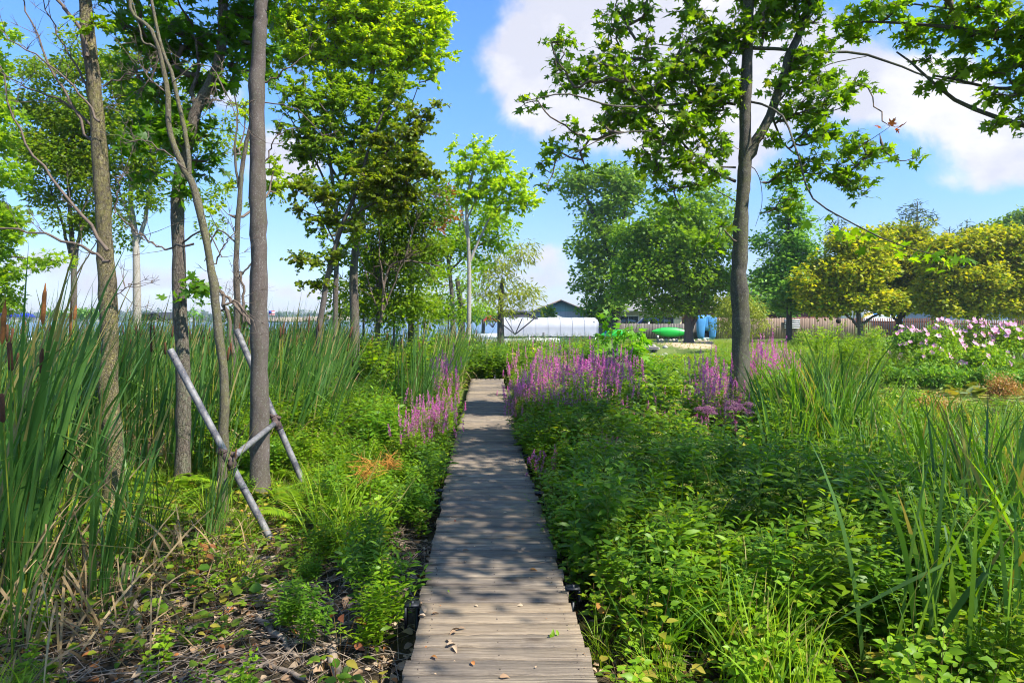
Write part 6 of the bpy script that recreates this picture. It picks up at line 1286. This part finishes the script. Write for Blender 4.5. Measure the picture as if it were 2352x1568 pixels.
# maple sapling, bright
e = empty('maple_sapling', (X(1415,14),14,G(X(1415,14),14)), 'bright young maple with pale leaf undersides among the loosestrife', 'tree'); oe = np.array(e.location)
mb = MB()
for (px_, py_) in ((1398,712),(1440,735),(1465,745),(1380,790),(1420,760)): mb.tube(smooth_path([(0,0,-.05),(rng.normal(0,.05),0,.7),P(px_,py_,14)-oe],8), np.linspace(.014,.004,8), 5)
mb.build('trunk', M['twig'], e)
leaf_sprays(e, oe, [(1400,735,16,24,14),(1440,760,34,20,13.9),(1395,775,30,22,14.1),(1470,770,25,18,13.8),(1420,800,45,26,13.8),(1465,810,35,24,13.6),(1385,825,25,22,13.8),(1430,840,45,26,13.5),(1480,845,35,22,13.4)], M['lf_sap'], .16, 'foliage', k=1.9)
# pale willowherb shrubs, mallow thicket on the far bank
def shrub(name, cat, label, group, px_, Y, w_px, top_px, lm, Lf, nfl, flm, fs, nclump=90, fl_kind='flower', tpl=OV, floor=None):
    x = X(px_,Y); nfl = int(nfl*1.5) if fl_kind == 'flower' else nfl; g = max(G(x,Y), -.4); w_ = w_px*Y/F/2; h = CH+(HY-top_px)*Y/F-g; e = empty(name, (x,Y,g), label, cat, group); lf = MB(); st = MB()
    q = norm(rng.normal(size=(nclump,3)))*(rng.random((nclump,1))**.35); q[:,2] = np.abs(q[:,2]); C = q*np.array([w_,w_*.7,h*.92])+np.array([0,0,.05*h])
    for c_ in C: st.tube([(c_[0]*.3,c_[1]*.3,-.05), (c_[0]*.6,c_[1]*.6,c_[2]*.6), c_], [.012,.008,.003], 3)
    m_ = 34; ti = np.repeat(np.arange(nclump), m_); pos = C[ti]+rng.normal(0,.13,(len(ti),3)); dd = norm(rng.normal(size=pos.shape)+C[ti]*.5); dd[:,2] -= .15
    pos[:,2] = np.maximum(pos[:,2], .02); lf.place(*tpl, pos, frames(dd, rng.normal(size=pos.shape)*.4+np.array([0,-.2,1])), Lf*rng.uniform(.6,1.2,len(pos)))
    lf.build('foliage', lm, e); st.build('stem', M['stem'], e)
    a = np.arange(5)*2*np.pi/5
    for k in range(nfl):
        az = rng.uniform(np.pi, 2*np.pi); el = rng.uniform(.15,1.45); d = np.array([math.cos(az)*math.cos(el), math.sin(az)*math.cos(el), math.sin(el)]); c_ = d*np.array([w_,w_*.7,h])*rng.uniform(.97,1.07)
        fl = MB(); up = norm(d*.4+np.array([rng.normal(.15,.3),-1.0,.35])+rng.normal(0,.25,3))
        if fl_kind == 'flower':
            s_ = fs*rng.uniform(.7,1.15); x_ = norm(np.cross(up,[0,0,1])); y_ = np.cross(up,x_); dirs = np.cos(a)[:,None]*x_+np.sin(a)[:,None]*y_+up*.35
            fl.place(*RD, np.tile(c_,(5,1)), frames(dirs, np.tile(up,(5,1))), s_); o = fl.build('flower', flm, e)
        else:
            n = 40; fl.place(*QD, c_+rng.normal(0,1,(n,3))*np.array([.07,.07,.02]), rnd_frames(n,1), .022); fl.build('flower_head', flm, e)
    return e
for (px_, Y, w_px, top, nf, lab) in ((2085,25.5,110,752,20,'pink flowered mallow bush at the left end of the thicket, darkest leaves'),(2160,25,120,738,26,'pink mallow bush second from the left in the thicket'),(2235,25.5,130,736,30,'pink mallow bush in the middle of the thicket with most blooms'),(2310,25,120,742,24,'pink mallow bush second from the right in the thicket'),(2375,25,120,740,20,'pink mallow bush cut by the right edge'),(2260,23,120,790,7,'low leafy front of the mallow thicket facing the pond'),(2150,23.5,110,800,6,'low mallow bush at the left front, three blooms near the water')):
    shrub('rose_mallow', 'mallow bush', lab, 'pink mallow bushes on the far bank', px_, Y, w_px, top, M['lf_herbd'] if px_ < 2120 else M['lf_herb'], .12, nf, M['pink'], .105, 130)
for (px_, Y, w_px, top, lab) in ((2010,30,72,752,'rounded green bush with cream flower heads below the slatted fence'),(1842,38,46,760,'small bush with cream flower heads by the oak trunk'),(2325,27,60,736,'bush with dusky pink flat heads behind the mallows')):
    shrub('boneset_bush', 'flowering bush', lab, None, px_, Y, w_px, top, M['lf_herb'], .10, 26, M['mauve'] if px_ > 2300 else M['white'], .03, 80, 'head')
for (px_, Y, w_px, top, lm, lab) in ((2304,19.6,70,868,M['lf_orange'],'low orange tinged water plant on the far pond bank'),(2150,13.6,60,925,M['lf_orange'],'low orange water weeds in front of the lily pads'),(2080,14.5,90,900,M['lf_herbl'],'low yellow green water weeds left of the orange ones')):
    shrub('marsh_weed', 'water plant', lab, None, px_, Y, w_px, top, lm, .06, 0, None, 0, 60)
for k in range(10):
    px_ = 1960+k*42+rng.uniform(-10,10); Y = 22.6-.16*k+rng.uniform(-.3,.3); shrub('bank_sedge', 'sedge', 'deep green sedge mound fringing the far edge of the pond', 'sedge mounds along the far pond edge', px_, Y, 60, 845+k*1.5, M['blade2'], .20, 0, None, 0, 40, tpl=LN)
# lily pads
pads = []
def pad_mesh(r):
    n = 18; a = np.linspace(.18, 2*np.pi-.18, n); mb = MB(); v = [(0,0,0)]+[(r*math.cos(q)*rng.uniform(.96,1.03), r*math.sin(q)*rng.uniform(.96,1.03), rng.uniform(0,.012)) for q in a]; mb.add(v, [[0,i+1,i+2] for i in range(n-1)], 0, rng.random()); return mb
Mpad = L('lily pad', (.12,.20,.04), (.28,.30,.09), .1, ovar=.7, gloss=.9, rough=.3)
pm = [pad_mesh(.15).mesh('lily pad', Mpad) for _ in range(6)]
k = 0
while k < 290:
    x, y = rng.uniform(8.5,21), rng.uniform(14,24)
    if G(x,y) > -.46 or x/y > .8: continue
    s_ = rng.uniform(.4,1.0); o = link('lily_pad', pm[k%6]); o.location = (x,y,-.413+rng.uniform(0,.006)); o.rotation_euler = (rng.normal(0,.03),rng.normal(0,.03),rng.random()*6.28); o.scale = (s_,)*3
    tag(o, 'round green lily pad floating flat on the dark pond', 'lily pad', 'lily pads on the pond'); k += 1
PR['floating_weed'] = [{'full': m_} for m_ in pm]
PTSW = []
while len(PTSW) < 2600:
    x, y = rng.uniform(6,22), rng.uniform(13.5,25)
    if G(x,y) < -.40 and bumps(x*.6,y*1.6,1.0) > -.35: PTSW.append((x,y,-.417,rng.uniform(.12,.45),rng.random()*6.28,rng.normal(0,.02),rng.normal(0,.02)))
gn_scatter('floating_pond_weed', 'floating_weed', PTSW, 'floating pond weed scum between the lily pads')
for k in range(26):
    px_, py_ = rng.uniform(2165,2250), rng.uniform(874,905); Y = 2.08*F/(py_-HY); x = X(px_,Y)
    if G(x,Y) > -.42: continue
    mb = pad_mesh(.2); o = mb.build('raised_lily_pad', Mpad, loc=(x,Y,-.41+rng.uniform(.03,.14))); o.rotation_euler = (rng.uniform(.1,.6),rng.normal(0,.3),rng.random()*6.28); tag(o, 'larger curled lily pad standing up off the water', 'lily pad', 'raised lily pads near the bank')
# ---------------------------------------------------------------- forest floor
lit = MB(); n = 9000; x = rng.uniform(-4.5,4.5,n); y = rng.uniform(2.6,8.5,n); ok = (np.abs(x-np.interp(y,[b[1] for b in BW],[b[0] for b in BW])) > .47) & ((x < 0) | (rng.random(n) < .6)); x, y = x[ok], y[ok]
lit.place(np.array(OV[0])*np.array([1.25,1,2.5]), OV[1], np.stack([x,y,ground(x,y)+rng.uniform(.005,.03,len(x))],-1), rnd_frames(len(x), .9, 0), rng.uniform(.03,.075,len(x))); tag(lit.build('leaf_litter', M['deadleaf']), kind='stuff', label='dead brown leaves covering the soil')
tl = MB(); 
for k in range(1700):
    x, y = rng.uniform(-4,-.7) if k % 4 else rng.uniform(.6,4), rng.uniform(2.7,6.8); a = rng.random()*6.28; l_ = rng.uniform(.1,.8); z = G(x,y)
    p_ = smooth_path([(x-math.cos(a)*l_/2,y-math.sin(a)*l_/2,z+rng.uniform(0,.05)),(x+rng.normal(0,.03),y+rng.normal(0,.03),z+rng.uniform(.01,.09)),(x+math.cos(a)*l_/2,y+math.sin(a)*l_/2,z+rng.uniform(0,.06))],6); tl.tube(p_, rng.uniform(.0015,.004), 3)
tag(tl.build('twig_litter', M['deadwood']), kind='stuff', label='thin dry twigs strewn over the soil')
dry = MB(); 
for (px_, py_, k) in ((330,1320,26),(430,1300,22),(240,1400,20),(150,1460,22),(520,1290,10),(80,1500,16),(400,1420,10),(300,1480,12)):
    Y = 2.0*F/(py_-HY); blades(dry, k, .75, .016, .9, (.25,0), 1.1, .2, 7, flop=.5, base=(X(px_,Y),Y,G(X(px_,Y),Y)))
tag(dry.build('dry_reed_litter', M['dryblade']), kind='stuff', label='tan broken reed blades lying over the soil')
# fallen branches placed as in the photo
FB = [([(520,1330),(560,1440),(590,1530)],.028,'crooked grey fallen branch by the left reed clump'),
 ([(540,1160),(600,1255),(700,1275),(780,1300)],.022,'long grey fallen branch lying behind the reed clump'),
 ([(1080,1620),(1010,1700),(940,1780)],.02,''),]
FB = [([(280,1342),(310,1400),(325,1470)],.030,'crooked grey fallen branch between the left reed clump and the leaves'),
 ([(410,1225),(470,1245),(530,1275),(640,1280)],.022,'long grey fallen branch behind the left reed clump'),
 ([(600,1370),(640,1350),(700,1335)],.038,'thick sawn branch end in the middle of the leaf litter'),
 ([(590,1410),(640,1460),(690,1500),(735,1490)],.020,'bent grey stick below the sawn branch'),
 ([(480,1568),(560,1530),(620,1515),(700,1560)],.022,'mossy stick along the bottom of the picture'),
 ([(780,1560),(760,1500),(800,1460)],.030,'pale rotting log piece close to the boards at the bottom'),
 ([(700,1220),(730,1205),(760,1215)],.014,'short pale stick by the foot of the pipe stand'),
 ([(1700,1300),(1780,1330),(1900,1400),(2010,1500)],.016,'long dry stick running through the sunny right corner'),
 ([(1640,1420),(1760,1460),(1900,1520)],.014,'dry stick under the yellow green plants'),
 ([(2225,1440),(2290,1460),(2360,1500)],.034,'weathered log end at the right edge'),
 ([(2060,1560),(2130,1500),(2200,1450)],.012,'thin bleached stick leaning up at the bottom right'),
 ([(620,1330),(700,1390),(720,1440)],.012,'forked thin stick left of the boards')]
for pts, r_, lab in FB:
    q = []
    for i, (a, b) in enumerate(pts):
        Y = 1.98*F/(b-HY); x = X(a,Y); q.append(np.array([x,Y,G(x,Y)+r_*.7+.02*(i%2)]))
    p_ = smooth_path(q, 16); p_[1:-1] += rng.normal(0,.008,(14,3)); o_ = p_[0].copy(); e = empty('fallen_branch', o_, lab, 'branch'); mb = MB(); mb.tube(p_-o_, np.linspace(r_, r_*.6, 16)*rng.uniform(.85,1.15,16), 9, cap=True, wob=.05); mb.build('limb', M['deadwood'], e, smooth=False)
    for k in range(3):
        i = int(rng.integers(4,14)); d = norm(rng.normal(size=3)*np.array([1,1,.3])+np.array([0,0,.3])); mb = MB(); mb.tube([p_[i]-o_, p_[i]-o_+d*.12, p_[i]-o_+d*.22+rng.normal(0,.02,3)], [r_*.35,r_*.25,r_*.1], 4); mb.build('twig', M['deadwood'], e)
# dead leaves lying on the boards
DL = [(1224,1308,.055,'orange brown leaf lying flat right of centre on the boards',M['lf_orange']),(1165,1178,.04,'dark curled leaf upper middle of the boards',M['deadleaf']),(1043,1199,.035,'rusty leaf near the left edge on the boards',M['lf_red']),(1195,1392,.05,'dark folded leaf on the boards, right',M['deadleaf']),(1022,1356,.03,'small pale green leaf on the boards',M['lf_herbl']),
 (985,1415,.06,'grey curled leaf pair near the left board edge',M['deadleaf']),(1034,1486,.065,'large tan curled leaf on the lower boards',M['deadleaf']),(1055,1452,.05,'pinkish tan leaf above the large curled one',M['deadleaf']),(1090,1530,.05,'pale narrow leaf near the bottom of the boards',M['deadleaf']),(985,1513,.045,'red brown leaf by the bottom left of the boards',M['lf_red']),(1275,1468,.04,'tiny yellow green sprig poking up from the boards',M['lf_herbl']),(1060,1270,.05,'thin dry leaf near the centre left of the boards',M['deadleaf']),(1240,1190,.03,'small brown leaf right side of the boards',M['deadleaf']),(1100,1395,.03,'speck of brown leaf in the middle of the boards',M['deadleaf']),(1150,1560,.05,'brown leaf at the very bottom of the boards',M['deadleaf']),(1110,1100,.03,'small leaf on the shaded boards',M['deadleaf']),(1180,1050,.03,'brown leaf far up the boards',M['deadleaf']),(1085,1010,.03,'leaf on the sunny far boards, left',M['deadleaf'])]
for (px_, py_, s_, lab, m_) in DL:
    Y = CH*F/(py_-HY); mb = MB(); n = 3 if 'pair' in lab or 'sprig' in lab or 'large' in lab else 1
    if 'sprig' in lab: R_ = frames(np.stack([rng.normal(0,.6,n),rng.normal(0,.4,n),np.ones(n)],-1), rng.normal(size=(n,3)))
    else: R_ = rnd_frames(n, 2.5, 0, np.stack([rng.normal(size=n),rng.normal(size=n)*.5,np.full(n,.12)],-1))
    mb.place(np.array(OV[0])*np.array([.95,1,2.2])+np.array([0,0,.02]), OV[1], rng.normal(0,s_*.3,(n,3))*np.array([1,1,0])+np.array([0,0,.006]), R_, s_*rng.uniform(.8,1.2,n)*.95); tag(mb.build('fallen_leaf', m_, loc=(X(px_,Y),Y,.002)), lab, 'leaf')
db = MB(); n = 420; y = rng.uniform(3,19,n)**1; x = np.interp(y,[b[1] for b in BW],[b[0] for b in BW])+rng.choice([-1,1],n)*np.abs(rng.normal(.36,.12,n)).clip(0,.44); db.place(*QD, np.stack([x,y,np.full(n,.006)],-1), rnd_frames(n,3,0), rng.uniform(.006,.020,n)); tag(db.build('crumb_litter', M['deadleaf']), kind='stuff', label='crumbs of dead leaf along the board edges')
# tall brown cattail heads in the left front
for (px_, py0, py1, Y, lab, m_) in ((98,650,745,5.0,'tall orange brown cattail stalk with fuzzy spent top at the far left','catorange'),(5,690,790,4.2,'thick brown cattail cut by the left edge','catorange'),(170,700,735,6.5,'rusty cattail just left of the lichen trunk','catorange'),(160,690,800,8,'rusty cattail behind the left blades','catorange'),(112,745,790,8,'short orange cattail in the left blades','catorange'),(650,735,770,10.5,'dark cattail right of the thick trunk','catbrown'),(708,720,765,11,'dark cattail near the leaning stem','catbrown'),(497,715,748,10,'dark cattail among the left trunks','catbrown'),(548,740,775,10.5,'brown cattail left of the thick trunk','catbrown'),(395,740,775,10,'dark cattail near the dark trunk','catbrown'),(345,735,775,10,'brown cattail between two trunks','catbrown')):
    x = X(px_,Y); g = G(x,Y); e = empty('cattail_stalk', (x,Y,g), lab, 'cattail'); z0, z1 = CH+(HY-py1)*Y/F-g, CH+(HY-py0)*Y/F-g
    mb = MB(); mb.tube([(-.12,0,-.05),(-.05,0,z0*.5),(0,0,z0)], [.008,.006,.005], 5); mb.build('stalk', M['stem'], e); mb = MB(); u = np.linspace(0,1,9); mb.tube(np.stack([u*.02,u*0,z0+(z1-z0)*u],-1), np.array([.003,.013,.014,.015,.014,.014,.012,.006,.003])*rng.uniform(.9,1.1,9), 9, wob=.1); mb.build('seed_head', M[m_], e)
# haze over the lake
hz = MB(); hz.box((0,650,14), (3200,1500,36.2)); hz.v[0][:,2] = np.where(hz.v[0][:,2] < 0, -3.0, 40.0)
m, t = mat('air haze'); pv = t.node('ShaderNodeVolumePrincipled'); pv.inputs['Color'].default_value = (.72,.82,1,1); pv.inputs['Density'].default_value = .00035; pv.inputs['Anisotropy'].default_value = .2
o_ = t.node('ShaderNodeOutputMaterial'); t.l.new(pv.outputs[0], o_.inputs[1])
tag(hz.build('haze', m), kind='stuff', label='thin blue summer haze over the lake')
